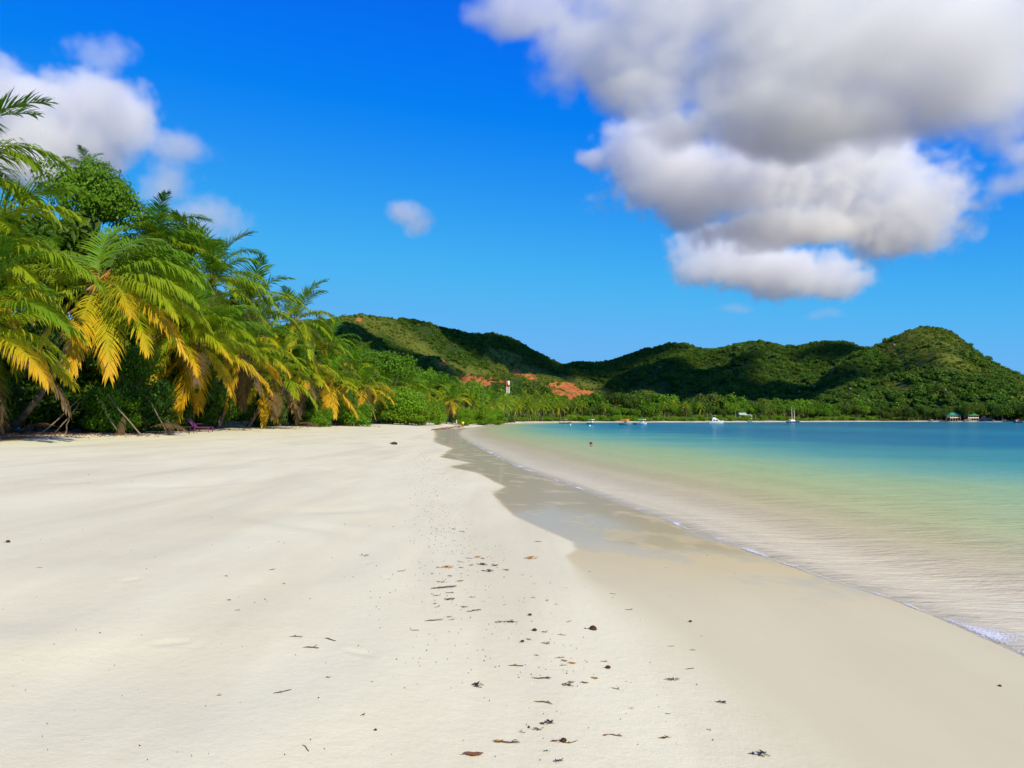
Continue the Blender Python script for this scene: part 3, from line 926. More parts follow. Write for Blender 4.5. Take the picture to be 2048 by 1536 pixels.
make_cloud("cloud", [shade_blob(730, 690, 70, 80), shade_blob(830, 735, 90, 70), shade_blob(700, 660, 40, 70), shade_blob(1690, 705, 50, 70), shade_blob(880, 755, 60, 50)],
           18.0, 0.05, "broken cumulus cloud overhead that shades the lower slopes", seed=11.8, noise_size=200.0, amp=0.45, soft=0.35)
# ---------------------------------------------------------------- coconut palms
def frond_material():
    m, nt = new_mat("palm_leaf")
    t = NT(nt)
    info = t.n('ShaderNodeObjectInfo')
    sep = t.n('ShaderNodeSeparateColor'); t.put(sep.inputs[0], info.outputs['Color'])
    age, tint = sep.outputs[0], sep.outputs[1]
    along = t.attr('along').outputs['Fac']
    tip = t.attr('tip').outputs['Fac']
    mid = t.attr('rib').outputs['Fac']
    nz = t.noise(0.9, 3, 0.6, t.n('ShaderNodeTexCoord').outputs['Object']).outputs[0]
    g = t.mix(tint, (0.064, 0.215, 0.007), (0.17, 0.33, 0.011))
    yl = t.mix(nz, (0.42, 0.47, 0.010), (0.56, 0.52, 0.014))
    orange = t.mix(nz, (0.60, 0.31, 0.012), (0.76, 0.52, 0.03))
    c = t.mix(t.math('MULTIPLY', t.math('SUBTRACT', age, 0.15, clamp=True), 1.15, clamp=True), g, yl)
    k = t.math('ADD', t.math('MULTIPLY', along, 0.62), t.math('ADD', t.math('MULTIPLY', tip, 0.30), t.math('MULTIPLY', t.math('SUBTRACT', nz, 0.5), 0.7)))
    k = t.math('ADD', k, t.math('MULTIPLY', t.math('SUBTRACT', age, 1.0), 1.9))
    c = t.mix(t.math('MULTIPLY', k, 2.4, clamp=True), c, orange)
    dead = t.math('GREATER_THAN', sep.outputs[2], 0.5)
    c = t.mix(dead, c, t.mix(nz, (0.12, 0.075, 0.038), (0.25, 0.17, 0.095)))
    rib = t.mix(dead, t.mix(age, (0.20, 0.24, 0.02), (0.55, 0.36, 0.02)), (0.20, 0.14, 0.085))
    c = t.mix(mid, c, rib)
    p = t.principled(c, 0.42, 0.20)
    tr = t.n('ShaderNodeBsdfTranslucent')
    t.put(tr.inputs['Color'], t.mix(0.25, c, (0.30, 0.42, 0.01)))
    mx = t.n('ShaderNodeMixShader'); mx.inputs[0].default_value = 0.36
    nt.links.new(p.outputs[0], mx.inputs[1]); nt.links.new(tr.outputs[0], mx.inputs[2])
    t.out(mx.outputs[0])
    return m
M_FROND = frond_material()

def unit(v):
    return v / (np.linalg.norm(v) + 1e-9)

def frond_arrays(rng, L=5.0, e0=40, bend=70, n=40, leaf=0.95, width=0.05, hang=0.8, lat=0.0, rib=0.045, segs=3):
    """one feather leaf in its own frame: springs from the origin along +X and droops"""
    m = 60
    ts = np.linspace(0, 1, m + 1)
    e = R(e0) - R(bend) * ts ** 1.25
    sway = R(lat) * ts ** 1.6
    step = L / m
    T = np.stack([np.cos(e) * np.cos(sway), np.cos(e) * np.sin(sway), np.sin(e)], 1)
    P = np.vstack([[0, 0, 0], np.cumsum(T[:-1] * step, 0)])
    V, F, al, tp, rb = [], [], [], [], []
    def add(vs, fs, a, tpv, r):
        b = len(V)
        V.extend(vs); F.extend([tuple(b + i for i in f) for f in fs])
        al.extend([a] * len(vs) if np.isscalar(a) else a); tp.extend(tpv); rb.extend([r] * len(vs))
    # midrib, three-sided, flat at the base
    ks = np.linspace(0, m, 13).astype(int)
    ring = []
    for k in ks:
        t = ts[k]; w = rib * (1 - 0.85 * t) * (1.8 if k == 0 else 1.0)
        B = unit(np.cross([0, 0, 1], T[k]) if abs(T[k][2]) < 0.98 else np.array([0, 1, 0.]))
        N = np.cross(T[k], B)
        ring.append([P[k] + B * w, P[k] - B * w, P[k] - N * w * 1.1])
    vs = [p for r_ in ring for p in r_]
    fs = []
    for i in range(len(ring) - 1):
        for j in range(3):
            a, b = i * 3 + j, i * 3 + (j + 1) % 3
            fs.append((a, b, b + 3, a + 3))
    add(vs, fs, [ts[k] for k in ks for _ in range(3)], [0] * len(vs), 1.0)
    for i in range(n):
        t = 0.13 + 0.87 * ((i + 0.5) / n) ** 0.95
        k = min(m - 1, int(t * m)); fr = t * m - k
        p = P[k] + (P[k + 1] - P[k]) * fr
        Tk = T[k]
        B = unit(np.cross([0, 0, 1], Tk) if abs(Tk[2]) < 0.98 else np.array([0, 1, 0.]))
        N = np.cross(Tk, B)
        prof = min(1.0, 0.42 + 2.4 * (t - 0.13)) * (1 - 0.62 * max(0, t - 0.45) / 0.55) if t > 0 else 0
        ang = R(68 - 42 * t)
        for sd in (1, -1):
            if rng.random() < 0.07: continue
            ll = leaf * prof * (0.74 + 0.40 * rng.random())
            d = Tk * math.cos(ang) + sd * B * math.sin(ang) + N * (0.28 + 0.22 * rng.random() - 0.25 * hang)
            d = unit(d + rng.normal(size=3) * 0.09)
            pts = [p]; dirs = []
            q = p.copy()
            for s_ in range(segs):
                g = hang * (0.12 + 0.62 * (s_ / max(1, segs - 1)) ** 0.9) * (0.8 + 0.4 * rng.random())
                d = unit(d + np.array([0, 0, -g]))
                q = q + d * ll / segs
                pts.append(q); dirs.append(d)
            vs = []; tt = []
            for s_ in range(segs):
                dd = dirs[s_]
                w = Tk - dd * np.dot(Tk, dd)
                w = unit(w) * width * (0.5, 1.0, 0.8, 0.6)[min(s_, 3)] * 0.5
                vs += [pts[s_] + w, pts[s_] - w]; tt += [s_ / segs] * 2
            vs.append(pts[-1]); tt.append(1.0)
            fs = [(2 * s_, 2 * s_ + 1, 2 * s_ + 3, 2 * s_ + 2) for s_ in range(segs - 1)] + [(2 * segs - 2, 2 * segs - 1, 2 * segs)]
            add(vs, fs, t, tt, 0.0)
    return V, F, al, tp, rb

def frond_mesh(name, *arr):
    V, F, al, tp, rb = arr
    me = bpy.data.meshes.new(name)
    me.from_pydata([tuple(v) for v in V], [], F)
    me.update()
    set_attr(me, 'along', al); set_attr(me, 'tip', tp); set_attr(me, 'rib', rb)
    me.materials.append(M_FROND)
    return me

#           e0  bend hang
FROND_KINDS = [(80, 62, 0.35), (68, 84, 0.6), (56, 94, 0.8), (45, 92, 0.9), (34, 82, 0.9), (20, 76, 1.0), (4, 62, 1.0), (-16, 48, 1.0), (-38, 34, 0.95), (-60, 20, 0.9)]
_frng = np.random.default_rng(5)
def frond_library(n, width, segs, seeds):
    lib = []
    for e0, bend, hang in FROND_KINDS:
        lib.append([frond_mesh("frond", *frond_arrays(_frng, 5.0, e0 + _frng.uniform(-4, 4), bend + _frng.uniform(-9, 9), n, 1.55, width, hang, _frng.uniform(-16, 16), segs=segs)) for _ in range(seeds)])
    return lib
LIB_NEAR = frond_library(68, 0.068, 3, 3)
LIB_MID = frond_library(38, 0.105, 2, 2)

def bark_material():
    m, nt = new_mat("palm_bark")
    t = NT(nt)
    oc = t.n('ShaderNodeTexCoord').outputs['Object']
    n = t.noise(5.0, 5, 0.65, oc).outputs[0]
    ring = t.attr('ring').outputs['Fac']
    c = t.mix(n, (0.13, 0.085, 0.055), (0.30, 0.22, 0.16))
    c = t.mix(t.math('MULTIPLY', ring, 0.7), c, (0.075, 0.05, 0.032))
    t.out(t.principled(c, 0.9, 0.15, t.bump(n, 0.5, 0.03)).outputs[0])
    return m
M_BARK = bark_material()
M_NUT = plain("coconut_husk_green", (0.22, 0.24, 0.03), 0.5, 0.4, 0.35, 4.0)
M_FLOWER = plain("palm_flower_stalk", (0.62, 0.30, 0.03), 0.6, 0.2, 0.3, 6.0)
M_SPATHE = plain("palm_spathe", (0.33, 0.19, 0.09), 0.8, 0.2, 0.3, 6.0)

def tube(path, radii, sides=8, ring_marks=False):
    """tapered tube along a list of points; returns verts, faces, ring attribute"""
    V, F, A = [], [], []
    path = [np.asarray(p, float) for p in path]
    n = len(path)
    ref = np.array([1.0, 0.2, 0])
    for i, p in enumerate(path):
        t = unit(path[min(i + 1, n - 1)] - path[max(i - 1, 0)])
        b = unit(np.cross(t, ref) if abs(np.dot(t, unit(ref))) < 0.95 else np.cross(t, [0, 1, 0.1])); c = np.cross(t, b)
        for j in range(sides):
            a = 2 * math.pi * j / sides
            V.append(p + (b * math.cos(a) + c * math.sin(a)) * radii[i])
            A.append(float(ring_marks and i % 2 == 1))
    for i in range(n - 1):
        for j in range(sides):
            a, b = i * sides + j, i * sides + (j + 1) % sides
            F.append((a, b, b + sides, a + sides))
    V.append(path[-1]); A.append(0.0)
    k = len(V) - 1
    for j in range(sides):
        F.append(((n - 1) * sides + j, (n - 1) * sides + (j + 1) % sides, k))
    return V, F, A

def trunk_path(base, top, sag, n):
    """curved stem: leaves the ground leaning and turns up towards the crown"""
    base = np.asarray(base, float); top = np.asarray(top, float)
    out = []
    for i in range(n + 1):
        t = i / n
        p = base + (top - base) * t
        p[2] = base[2] + (top[2] - base[2]) * (t ** (1.0 + sag * 0.35))
        p[:2] = base[:2] + (top[:2] - base[:2]) * (t ** (1.0 - sag * 0.22))
        out.append(p)
    return out

def palm(px, py, d, label, size=1.0, seed=0, lib=None, n=30, lean=(-2.5, 0.8), sag=0.6, old=0.0, nuts=True, fronds=None, base=None, group="coconut palms along the beach", shag=0):
    rng = random.Random(seed * 131 + 7)
    crown = at_depth(px, py, d)
    bx, by = (crown.x + lean[0], crown.y + lean[1]) if base is None else base
    bz = ground_z(bx, by) - 0.05
    root = empty("coconut_palm", (bx, by, bz))
    tag(root, label, "palm tree", group)
    top = np.array([crown.x - bx, crown.y - by, crown.z - bz])
    nseg = 40 if d < 100 else 16
    path = trunk_path((0, 0, 0), top, sag, nseg)
    rad = []
    for i in range(nseg + 1):
        t = i / nseg
        r_ = 0.17 - 0.05 * t + 0.13 * math.exp(-t * 14) + 0.05 * math.exp(-((1 - t) * 16))
        rad.append(r_ * (1.0 + (0.09 if i % 2 == 1 else 0.0)) * (0.8 + 0.2 * size))
    V, F, A = tube(path, rad, 9 if d < 100 else 6, True)
    me = bpy.data.meshes.new("trunk"); me.from_pydata([tuple(v) for v in V], [], F); me.update()
    me.polygons.foreach_set('use_smooth', [True] * len(me.polygons))
    set_attr(me, 'ring', A); me.materials.append(M_BARK)
    link("trunk", me, root)
    lib = lib or (LIB_NEAR if d < 75 else LIB_MID)
    specs = []
    if fronds is None:
        ga = 2.399963
        a0 = rng.random() * 6.28
        for i in range(n):
            u = i / (n - 1)
            ki = min(len(FROND_KINDS) - 1, int(u ** 0.92 * (len(FROND_KINDS) - 0.6) + rng.uniform(-0.3, 0.3)))
            az = a0 + i * ga + rng.uniform(-0.25, 0.25)
            age = max(0.0, min(1.0, 0.08 + 0.60 * u ** 1.3 + rng.uniform(-0.2, 0.2) + 0.75 * old * u))
            if ki >= 7 and rng.random() < 0.22: age = 2.0
            specs.append((math.degrees(az), ki, age, rng.uniform(0.80, 1.12)))
    else:
        specs = fronds
    for az, ki, age, ln in specs:
        mesh = rng.choice(lib[max(0, min(len(lib) - 1, ki))])
        f = bpy.data.objects.new("frond", mesh)
        COL.objects.link(f)
        f.parent = root
        a = R(az)
        off = 0.12 * size
        f.location = (top[0] + off * math.cos(a), top[1] + off * math.sin(a), top[2] - 0.10 * ki * 0.35)
        f.rotation_euler = (rng.uniform(-0.12, 0.12), 0, a)
        s = size * ln
        f.scale = (s, s, s)
        dead = 1.0 if age > 1.5 else 0.0
        f.color = (min(age, 1.0), rng.random(), dead, 1)
    for i in range(shag):                                   # dry old fronds hanging along the stem
        f = bpy.data.objects.new("dry_frond", rng.choice(lib[-1]))
        COL.objects.link(f); f.parent = root
        a = rng.uniform(0, 6.28)
        f.location = (top[0], top[1], top[2] - 0.35)
        f.rotation_euler = (0, R(20), a); s = size * rng.uniform(0.6, 0.85); f.scale = (s, s, s)
        f.color = (1, rng.random(), 1, 1)
    if nuts:
        k = rng.randint(3, 6)
        for i in range(k):
            a = rng.uniform(0, 6.28)
            c = bpy.data.objects.new("coconut", NUT_MESH)
            COL.objects.link(c); c.parent = root
            rr = 0.26 + rng.random() * 0.1
            c.location = (top[0] + rr * math.cos(a), top[1] + rr * math.sin(a), top[2] - 0.22 - 0.25 * rng.random())
            c.rotation_euler = (rng.uniform(-0.5, 0.5), rng.uniform(-0.5, 0.5), a)
    return root, top

def lumpy_sphere(name, r, sub, mat, squash=(1, 1, 1), rough=0.0, seed=0):
    bm = bmesh.new()
    bmesh.ops.create_icosphere(bm, subdivisions=sub, radius=r)
    for v in bm.verts:
        k = 1 + rough * (mnoise.noise(v.co * (1.6 / r) + Vector((seed * 3.1, seed, 0))))
        v.co = Vector((v.co.x * squash[0] * k, v.co.y * squash[1] * k, v.co.z * squash[2] * k))
    me = bpy.data.meshes.new(name); bm.to_mesh(me); bm.free()
    me.polygons.foreach_set('use_smooth', [True] * len(me.polygons))
    if mat: me.materials.append(mat)
    return me
NUT_MESH = lumpy_sphere("coconut", 0.14, 2, M_NUT, (0.9, 0.9, 1.15), 0.12, 3)

# the palm nearest the middle of the left grove, its leaves set one by one (azimuth 0 = to the right, -90 = towards the viewer)
hero_fronds = [(62, 1, 0.05, 0.95), (95, 0, 0.05, 0.8), (38, 2, 0.1, 1.0), (20, 3, 0.12, 1.05), (5, 4, 0.30, 1.05), (-8, 5, 0.45, 1.05), (-22, 6, 0.62, 1.1), (-35, 7, 0.72, 1.15), (-55, 8, 0.85, 1.05),
               (-78, 8, 0.95, 1.05), (-100, 9, 0.72, 0.85), (-118, 7, 0.55, 0.85), (-135, 5, 0.5, 0.8), (-158, 4, 0.48, 0.8), (178, 3, 0.45, 0.85), (160, 5, 0.4, 0.9), (140, 2, 0.2, 0.95), (118, 4, 0.3, 1.0), (80, 4, 0.2, 1.0),
               (50, 5, 0.25, 1.05), (28, 6, 0.55, 1.05), (-12, 7, 0.95, 1.12), (-45, 6, 0.8, 1.0), (12, 2, 0.1, 1.0), (-150, 8, 0.8, 0.8)]
root, top = palm(195, 560, 42, "leaning coconut palm with orange flower spray and golden drooping fronds on the left", 1.22, 1, n=25, lean=(-6.2, 1.0), sag=1.0, fronds=hero_fronds)
# orange flower spray and brown spathes under its crown
for i in range(5):
    rng = random.Random(i)
    a = R(-120 + 45 * i)
    V, F = [], []
    o = np.array([top[0] + 0.2 * math.cos(a), top[1] + 0.2 * math.sin(a), top[2] - 0.05])
    for k in range(16):
        u = k / 15
        st = o + np.array([math.cos(a), math.sin(a), 0.55]) * 0.75 * u
        b = a + rng.uniform(-1.5, 1.5)
        en = st + np.array([math.cos(b) * 0.34, math.sin(b) * 0.34, rng.uniform(-0.3, 0.15)])
        v, f, _ = tube([st, (st + en) / 2 + np.array([0, 0, 0.04]), en], [0.016, 0.02, 0.009], 4)
        F += [tuple(len(V) + j for j in ff) for ff in f]; V += v
    v, f, _ = tube([o, o + np.array([math.cos(a), math.sin(a), 0.55]) * 0.78], [0.03, 0.02], 5)
    F += [tuple(len(V) + j for j in ff) for ff in f]; V += v
    mesh_obj("flower_spray", V, F, M_FLOWER, root)
for i, (a, dz) in enumerate(((-60, -0.35), (-20, 0.5), (-100, -0.5))):
    a = R(a)
    o = np.array([top[0], top[1], top[2] - 0.15])
    dirv = np.array([math.cos(a) * 0.7, math.sin(a) * 0.7, dz])
    v, f, _ = tube([o + dirv * t for t in (0.25, 0.5, 0.85, 1.2, 1.5)], [0.02, 0.06, 0.08, 0.055, 0.01], 6)
    mesh_obj("spathe", v, f, M_SPATHE, root)

PALMS = [
    # column, row, depth, label, size, seed, options
    (-115, 340, 37, "tall coconut palm cut by the left edge of the photo, highest crown", 1.15, 2, dict(n=30, lean=(-2, 2))),
    (-85, 500, 34, "coconut palm at the left edge with a crown below the tallest one", 1.2, 3, dict(n=30, lean=(-2, 1.5), old=0.25)),
    (-70, 665, 31, "low coconut palm at the left edge with a yellow frond hanging to the sand", 1.05, 4, dict(n=30, lean=(-1.5, 1), old=0.4)),
    (45, 535, 54, "coconut palm between the left edge and the leaning palm", 1.1, 5, dict(n=30, lean=(-2, 2), old=0.15)),
    (175, 345, 62, "small palm crown poking out above the tallest broadleaf tree", 0.52, 6, dict(n=16, lean=(-1, 1))),
    (305, 490, 64, "green coconut palm just right of and above the leaning palm", 1.15, 7, dict(n=30, lean=(-2.5, 1.5))),
    (335, 655, 57, "coconut palm with orange tipped fronds low beside the leaning palm", 1.15, 8, dict(n=30, lean=(-3.5, 1.5), old=0.45)),
    (425, 560, 66, "coconut palm with upright feather fronds against the blue sky", 1.2, 9, dict(n=30, lean=(-2, 2))),
    (400, 680, 58, "coconut palm with a thick skirt of orange fronds over the sun loungers", 1.2, 10, dict(n=30, lean=(-3.5, 1.0), old=0.6)),
    (500, 610, 80, "coconut palm with a green crown left of the lone pointed crown", 1.15, 11, dict(n=30, lean=(-2, 2), old=0.1)),
    (485, 700, 70, "coconut palm whose bright orange frond droops over the dark gap", 1.15, 12, dict(n=30, lean=(-3, 1.5), old=0.7)),
    (590, 640, 95, "tall coconut palm with a pointed crown standing clear against the sky", 1.25, 13, dict(n=30, lean=(-3, 1), old=0.2)),
    (545, 745, 78, "low coconut palm with green fronds reaching over the beach", 1.1, 14, dict(n=30, lean=(-3, 1.0), old=0.3)),
    (600, 735, 98, "coconut palm under the pointed crown with brown gold fronds", 1.1, 15, dict(n=30, lean=(-3, 1.0), old=0.5)),
    (655, 690, 118, "coconut palm behind and right of the pointed crown", 1.15, 16, dict(n=30, lean=(-3, 2), old=0.1)),
    (660, 765, 112, "coconut palm with burnt orange fronds above the round shrubs", 1.2, 17, dict(n=30, lean=(-3, 1.0), old=0.75)),
    (705, 735, 140, "yellow green coconut palm left of the bright green tree", 1.2, 18, dict(n=30, lean=(-2, 2), old=0.3)),
    (725, 775, 132, "coconut palm with a curtain of orange fronds above the light green shrub", 1.15, 19, dict(n=30, lean=(-2.5, 1), old=0.85)),
    (772, 782, 165, "coconut palm with a star shaped crown and hanging skirt before the green tree", 1.2, 20, dict(n=30, lean=(-2, 1), old=0.2)),
    (810, 770, 185, "coconut palm right behind the star shaped crown", 1.15, 21, dict(n=30, lean=(-2, 1))),
    (850, 788, 195, "coconut palm leaning over the large round bush", 1.2, 22, dict(n=30, lean=(-2, 1), old=0.5)),
    (886, 772, 235, "tall thin coconut palm above the gold skirted palms", 1.15, 23, dict(n=30, lean=(-2, 1))),
    (905, 800, 225, "coconut palm with a gold skirt where the white clad person walks", 1.2, 24, dict(n=30, lean=(-2, 1), old=0.75)),
    (955, 808, 280, "coconut palm with a round fountain crown right of the gold skirted one", 1.25, 25, dict(n=30, lean=(-2, 1))),
    (985, 804, 300, "coconut palm with a red brown heart left of the striped mast", 1.25, 26, dict(n=30, lean=(-2, 1), old=0.3)),
]
for px, py, d, lab, size, seed, kw in PALMS:
    palm(px, py, d, lab, size, seed, **kw)

# smaller palms farther round the bay: joined crowns
def far_crown(seed):
    rng = random.Random(seed); nr = np.random.default_rng(seed)
    V, F, al, tp, rb = [], [], [], [], []
    for i in range(20):
        u = i / 19
        e0, bend, hang = FROND_KINDS[min(9, int(u * 9.4))]
        v, f, a, t_, r_ = frond_arrays(nr, 5.0, e0, bend, 11, 1.15, 0.30, hang, nr.uniform(-12, 12), rib=0.07, segs=2)
        az = i * 2.4 + rng.uniform(-0.3, 0.3)
        ca, sa = math.cos(az), math.sin(az)
        b = len(V)
        V += [np.array([p[0] * ca - p[1] * sa, p[0] * sa + p[1] * ca, p[2]]) for p in v]
        F += [tuple(b + j for j in ff) for ff in f]; al += a; tp += t_; rb += r_
    return frond_mesh("crown", V, F, al, tp, rb)
FAR_CROWNS = [far_crown(s) for s in (1, 2, 3)]

def far_palm(x, y, h, size, label, seed, group):
    rng = random.Random(seed)
    bz = ground_z(x, y)
    root = empty("coconut_palm", (x, y, bz)); tag(root, label, "palm tree", group)
    lean = (rng.uniform(-1.5, 2.5), rng.uniform(-2, 0.5))
    V, F, A = tube(trunk_path((0, 0, 0), (lean[0], lean[1], h), 0.5, 6), [0.24, 0.18, 0.16, 0.15, 0.15, 0.14, 0.16], 6)
    me = bpy.data.meshes.new("trunk"); me.from_pydata([tuple(v) for v in V], [], F); me.update(); set_attr(me, 'ring', A); me.materials.append(M_BARK)
    link("trunk", me, root)
    c = bpy.data.objects.new("crown", rng.choice(FAR_CROWNS)); COL.objects.link(c); c.parent = root
    c.location = (lean[0], lean[1], h); c.rotation_euler = (0, 0, rng.uniform(0, 6.28)); c.scale = (size,) * 3
    c.color = (rng.uniform(0.15, 0.6), rng.random(), 0, 1)
    return root
# ---------------------------------------------------------------- broadleaf trees and shrubs
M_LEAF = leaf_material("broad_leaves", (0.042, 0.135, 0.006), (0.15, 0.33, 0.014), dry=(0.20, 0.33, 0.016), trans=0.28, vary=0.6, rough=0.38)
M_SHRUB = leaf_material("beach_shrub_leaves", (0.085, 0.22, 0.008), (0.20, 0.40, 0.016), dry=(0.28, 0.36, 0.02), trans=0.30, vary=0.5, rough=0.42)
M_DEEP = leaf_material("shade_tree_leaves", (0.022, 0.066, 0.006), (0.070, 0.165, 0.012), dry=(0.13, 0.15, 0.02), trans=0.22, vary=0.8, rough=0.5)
M_WOOD = plain("tree_bark", (0.16, 0.115, 0.08), 0.9, 0.1, 0.4, 3.0)

_trng = np.random.default_rng(21)
def crown_mesh(n, leaf, flat, nl, mat, shell=0.5, up=0.4, name="crown"):
    V, F, tone = leaf_cloud(n, rand_lobes(_trng, nl, 1.0, 1.0 * flat * 1.5, flat), leaf, leaf * 0.66, _trng, up=up, shell=shell, ragged=(0.72, 0.52) if name == 'foliage' else (0.80, 0.40))
    me = np_mesh(name, V, F, mat, smooth=False); set_attr(me, 'leaf', tone)
    return me
def wood_mesh(rng, h=1.0, r=0.05, limbs=5):
    """stem with limbs, unit tree: the crown sits above z = 0.45"""
    V, F = [], []
    p = [(0, 0, 0), (0.03, 0.02, 0.25), (0.0, -0.02, 0.5), (0.03, 0.0, 0.8)]
    v, f, _ = tube(p, [r * 1.5, r, r * 0.85, r * 0.45], 7); F += f; V += v
    for i in range(limbs):
        a = rng.random() * 6.28; z0 = 0.3 + 0.3 * rng.random()
        e = (0.34 * math.cos(a), 0.34 * math.sin(a), z0 + 0.3 + 0.15 * rng.random())
        v, f, _ = tube([(0.01, 0, z0), (e[0] * 0.5, e[1] * 0.5, z0 + 0.12), e], [r * 0.55, r * 0.4, r * 0.18], 5)
        F += [tuple(len(V) + j for j in ff) for ff in f]; V += v
    me = bpy.data.meshes.new("trunk"); me.from_pydata([tuple(v) for v in V], [], F); me.update(); me.materials.append(M_WOOD)
    return me
WOOD = [wood_mesh(random.Random(i)) for i in range(3)]
CROWN_NEAR = [crown_mesh(9000, 0.060, 0.62, 12, M_LEAF) for _ in range(3)]
CROWN_MID = [crown_mesh(4200, 0.085, 0.6, 12, M_LEAF) for _ in range(3)]
CROWN_FAR = [crown_mesh(1300, 0.15, 0.6, 10, M_LEAF) for _ in range(3)]
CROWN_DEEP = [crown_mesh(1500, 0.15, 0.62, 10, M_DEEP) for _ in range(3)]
SHRUBS = [crown_mesh(5200, 0.085, 0.55, 11, M_SHRUB, 0.62, 0.5, "foliage") for _ in range(4)]
SHRUB_FAR = [crown_mesh(1100, 0.17, 0.55, 8, M_SHRUB, 0.62, 0.5, "foliage") for _ in range(2)]
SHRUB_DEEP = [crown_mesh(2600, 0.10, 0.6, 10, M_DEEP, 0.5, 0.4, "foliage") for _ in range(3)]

def tree(x, y, h, r, label, crowns, seed=0, group=None, z=None, name="broadleaf_tree"):
    """h: height of the top, r: crown radius"""
    rng = random.Random(seed)
    z = ground_z(x, y) - 0.1 if z is None else z
    root = empty(name, (x, y, z), rng.uniform(0, 6.28)); tag(root, label, "tree", group)
    w = bpy.data.objects.new("trunk", rng.choice(WOOD)); COL.objects.link(w); w.parent = root
    w.scale = (min(h * 0.75, r * 1.7), min(h * 0.75, r * 1.7), h * 0.84)
    c = bpy.data.objects.new("crown", rng.choice(crowns)); COL.objects.link(c); c.parent = root
    ch = min(h * 0.8, 1.25 * r)
    c.location = (0, 0, h - ch)
    c.scale = (r, r, ch / 0.9)
    c.rotation_euler = (0, 0, rng.uniform(0, 6.28))
    return root

def shrub(x, y, h, r, label, kinds=None, seed=0, group=None, z=None, stretch=1.0):
    rng = random.Random(seed)
    z = ground_z(x, y) - 0.05 if z is None else z
    root = empty("beach_shrub", (x, y, z), 0); tag(root, label, "shrub", group)
    f = bpy.data.objects.new("foliage", rng.choice(kinds or SHRUBS)); COL.objects.link(f); f.parent = root
    f.scale = (r * stretch, r, h / 0.86); f.rotation_euler = (0, 0, rng.uniform(-0.5, 0.5) + rng.choice((0, 3.14)))
    f.location = (0, 0, -0.06 * h)
    if h > 1.5 * r:                                   # a tall bush: a second mass of foliage below the top one
        f.scale = (r, r, 1.35 * r / 0.86); f.location = (0, 0, h - 1.35 * r)
        g = bpy.data.objects.new("foliage", rng.choice(kinds or SHRUBS)); COL.objects.link(g); g.parent = root
        g.scale = (r * 1.15, r * 1.15, (h - 0.9 * r) / 0.86); g.rotation_euler = (0, 0, rng.uniform(1, 2))
    s = bpy.data.objects.new("stem", WOOD[seed % 3]); COL.objects.link(s); s.parent = root
    s.scale = (h * 0.6, h * 0.6, h * 0.75)
    return root

def px_tree(px, top_row, d, r_px, label, crowns, seed, group=None, dx=0):
    p = at_depth(px, top_row, d)
    z = ground_z(p.x + dx, p.y)
    return tree(p.x + dx, p.y, p.z - z, r_px / FPX * d, label, crowns, seed, group)
G_B = "broadleaf trees among the palms"
px_tree(185, 340, 60, 100, "tall dark broadleaf tree rising between the left palms", CROWN_NEAR, 1, G_B)
px_tree(345, 445, 70, 75, "broadleaf tree with a round top right of the leaning palm", CROWN_NEAR, 2, G_B)
px_tree(775, 702, 175, 52, "bright green layered broadleaf tree standing above the palms", CROWN_MID, 3, G_B)
px_tree(735, 700, 178, 34, "broadleaf tree at the left shoulder of the layered bright green one", CROWN_MID, 4, G_B)
px_tree(830, 735, 200, 46, "broadleaf tree sloping down right of the layered green tree", CROWN_MID, 5, G_B)
px_tree(880, 752, 240, 38, "broadleaf tree behind the tall thin palm", CROWN_MID, 6, G_B)
px_tree(935, 765, 270, 38, "rounded broadleaf tree left of the fountain crowned palm", CROWN_MID, 7, G_B)
px_tree(385, 600, 68, 52, "vine clad tree glimpsed between orange fronds", CROWN_NEAR, 8, G_B)
px_tree(250, 690, 50, 70, "small leafy tree in the shade under the leaning palm", CROWN_NEAR, 9, G_B)

# shrubs along the top of the beach
G_S = "shrubs along the top of the beach"
def px_shrub(px, base_d, top_row, r_px, label, seed, kinds=None, stretch=1.0):
    a, b = ray(px, HORIZON)
    x, y = a * base_d, base_d
    z = ground_z(x, y)
    top = at_depth(px, top_row, base_d).z
    return shrub(x, y, top - z, r_px / FPX * base_d, label, kinds, seed, G_S, None, stretch)
px_shrub(640, 100, 815, 26, "small lime green shrub beside the red brown fallen frond", 1)
px_shrub(622, 104, 795, 28, "dark green shrub behind the small lime green one", 2, SHRUB_DEEP)
px_shrub(712, 118, 805, 36, "light green rounded shrub under the curtain of orange fronds", 3)
px_shrub(690, 124, 790, 30, "shaded shrub left behind the light green rounded one", 4, SHRUB_DEEP)
px_shrub(812, 160, 775, 44, "large round bush, widest on the beach edge", 5)
px_shrub(845, 168, 800, 34, "bush joined to the right of the large round bush", 6)
px_shrub(785, 165, 800, 30, "bush at the left foot of the large round bush", 7)
px_shrub(875, 190, 800, 18, "narrow upright bright bush left of the gold skirted palm", 8)
px_shrub(930, 215, 815, 20, "low bush right of the gold skirted palm", 9)
px_shrub(968, 255, 812, 24, "bush between the fountain crowned palm and the sand", 10)
px_shrub(995, 275, 818, 18, "bush below the palm with the red brown heart", 11)
px_shrub(222, 47, 768, 52, "bright leafy bush in front of the trunks under the leaning palm", 12)
px_shrub(288, 49, 765, 62, "leafy vine bush right of the hanging golden frond", 13, SHRUB_DEEP)

def grove_place(px):
    for lim, txt in ((40, "at the left edge"), (130, "left of the leaning palm"), (220, "behind the leaning palm"), (300, "right of the leaning palm"), (400, "behind the sun loungers"), (470, "right of the sun loungers"), (530, "left of the pointed palm crown"), (600, "below the pointed palm crown"),
                     (665, "behind the small lime green shrub"), (730, "behind the light green rounded shrub"), (800, "left of the large round bush"), (850, "behind the large round bush"), (900, "right of the large round bush"), (935, "behind the yellow shirted walker"), (975, "right of the walker")):
        if px < lim: return txt
    return "near the driftwood log"
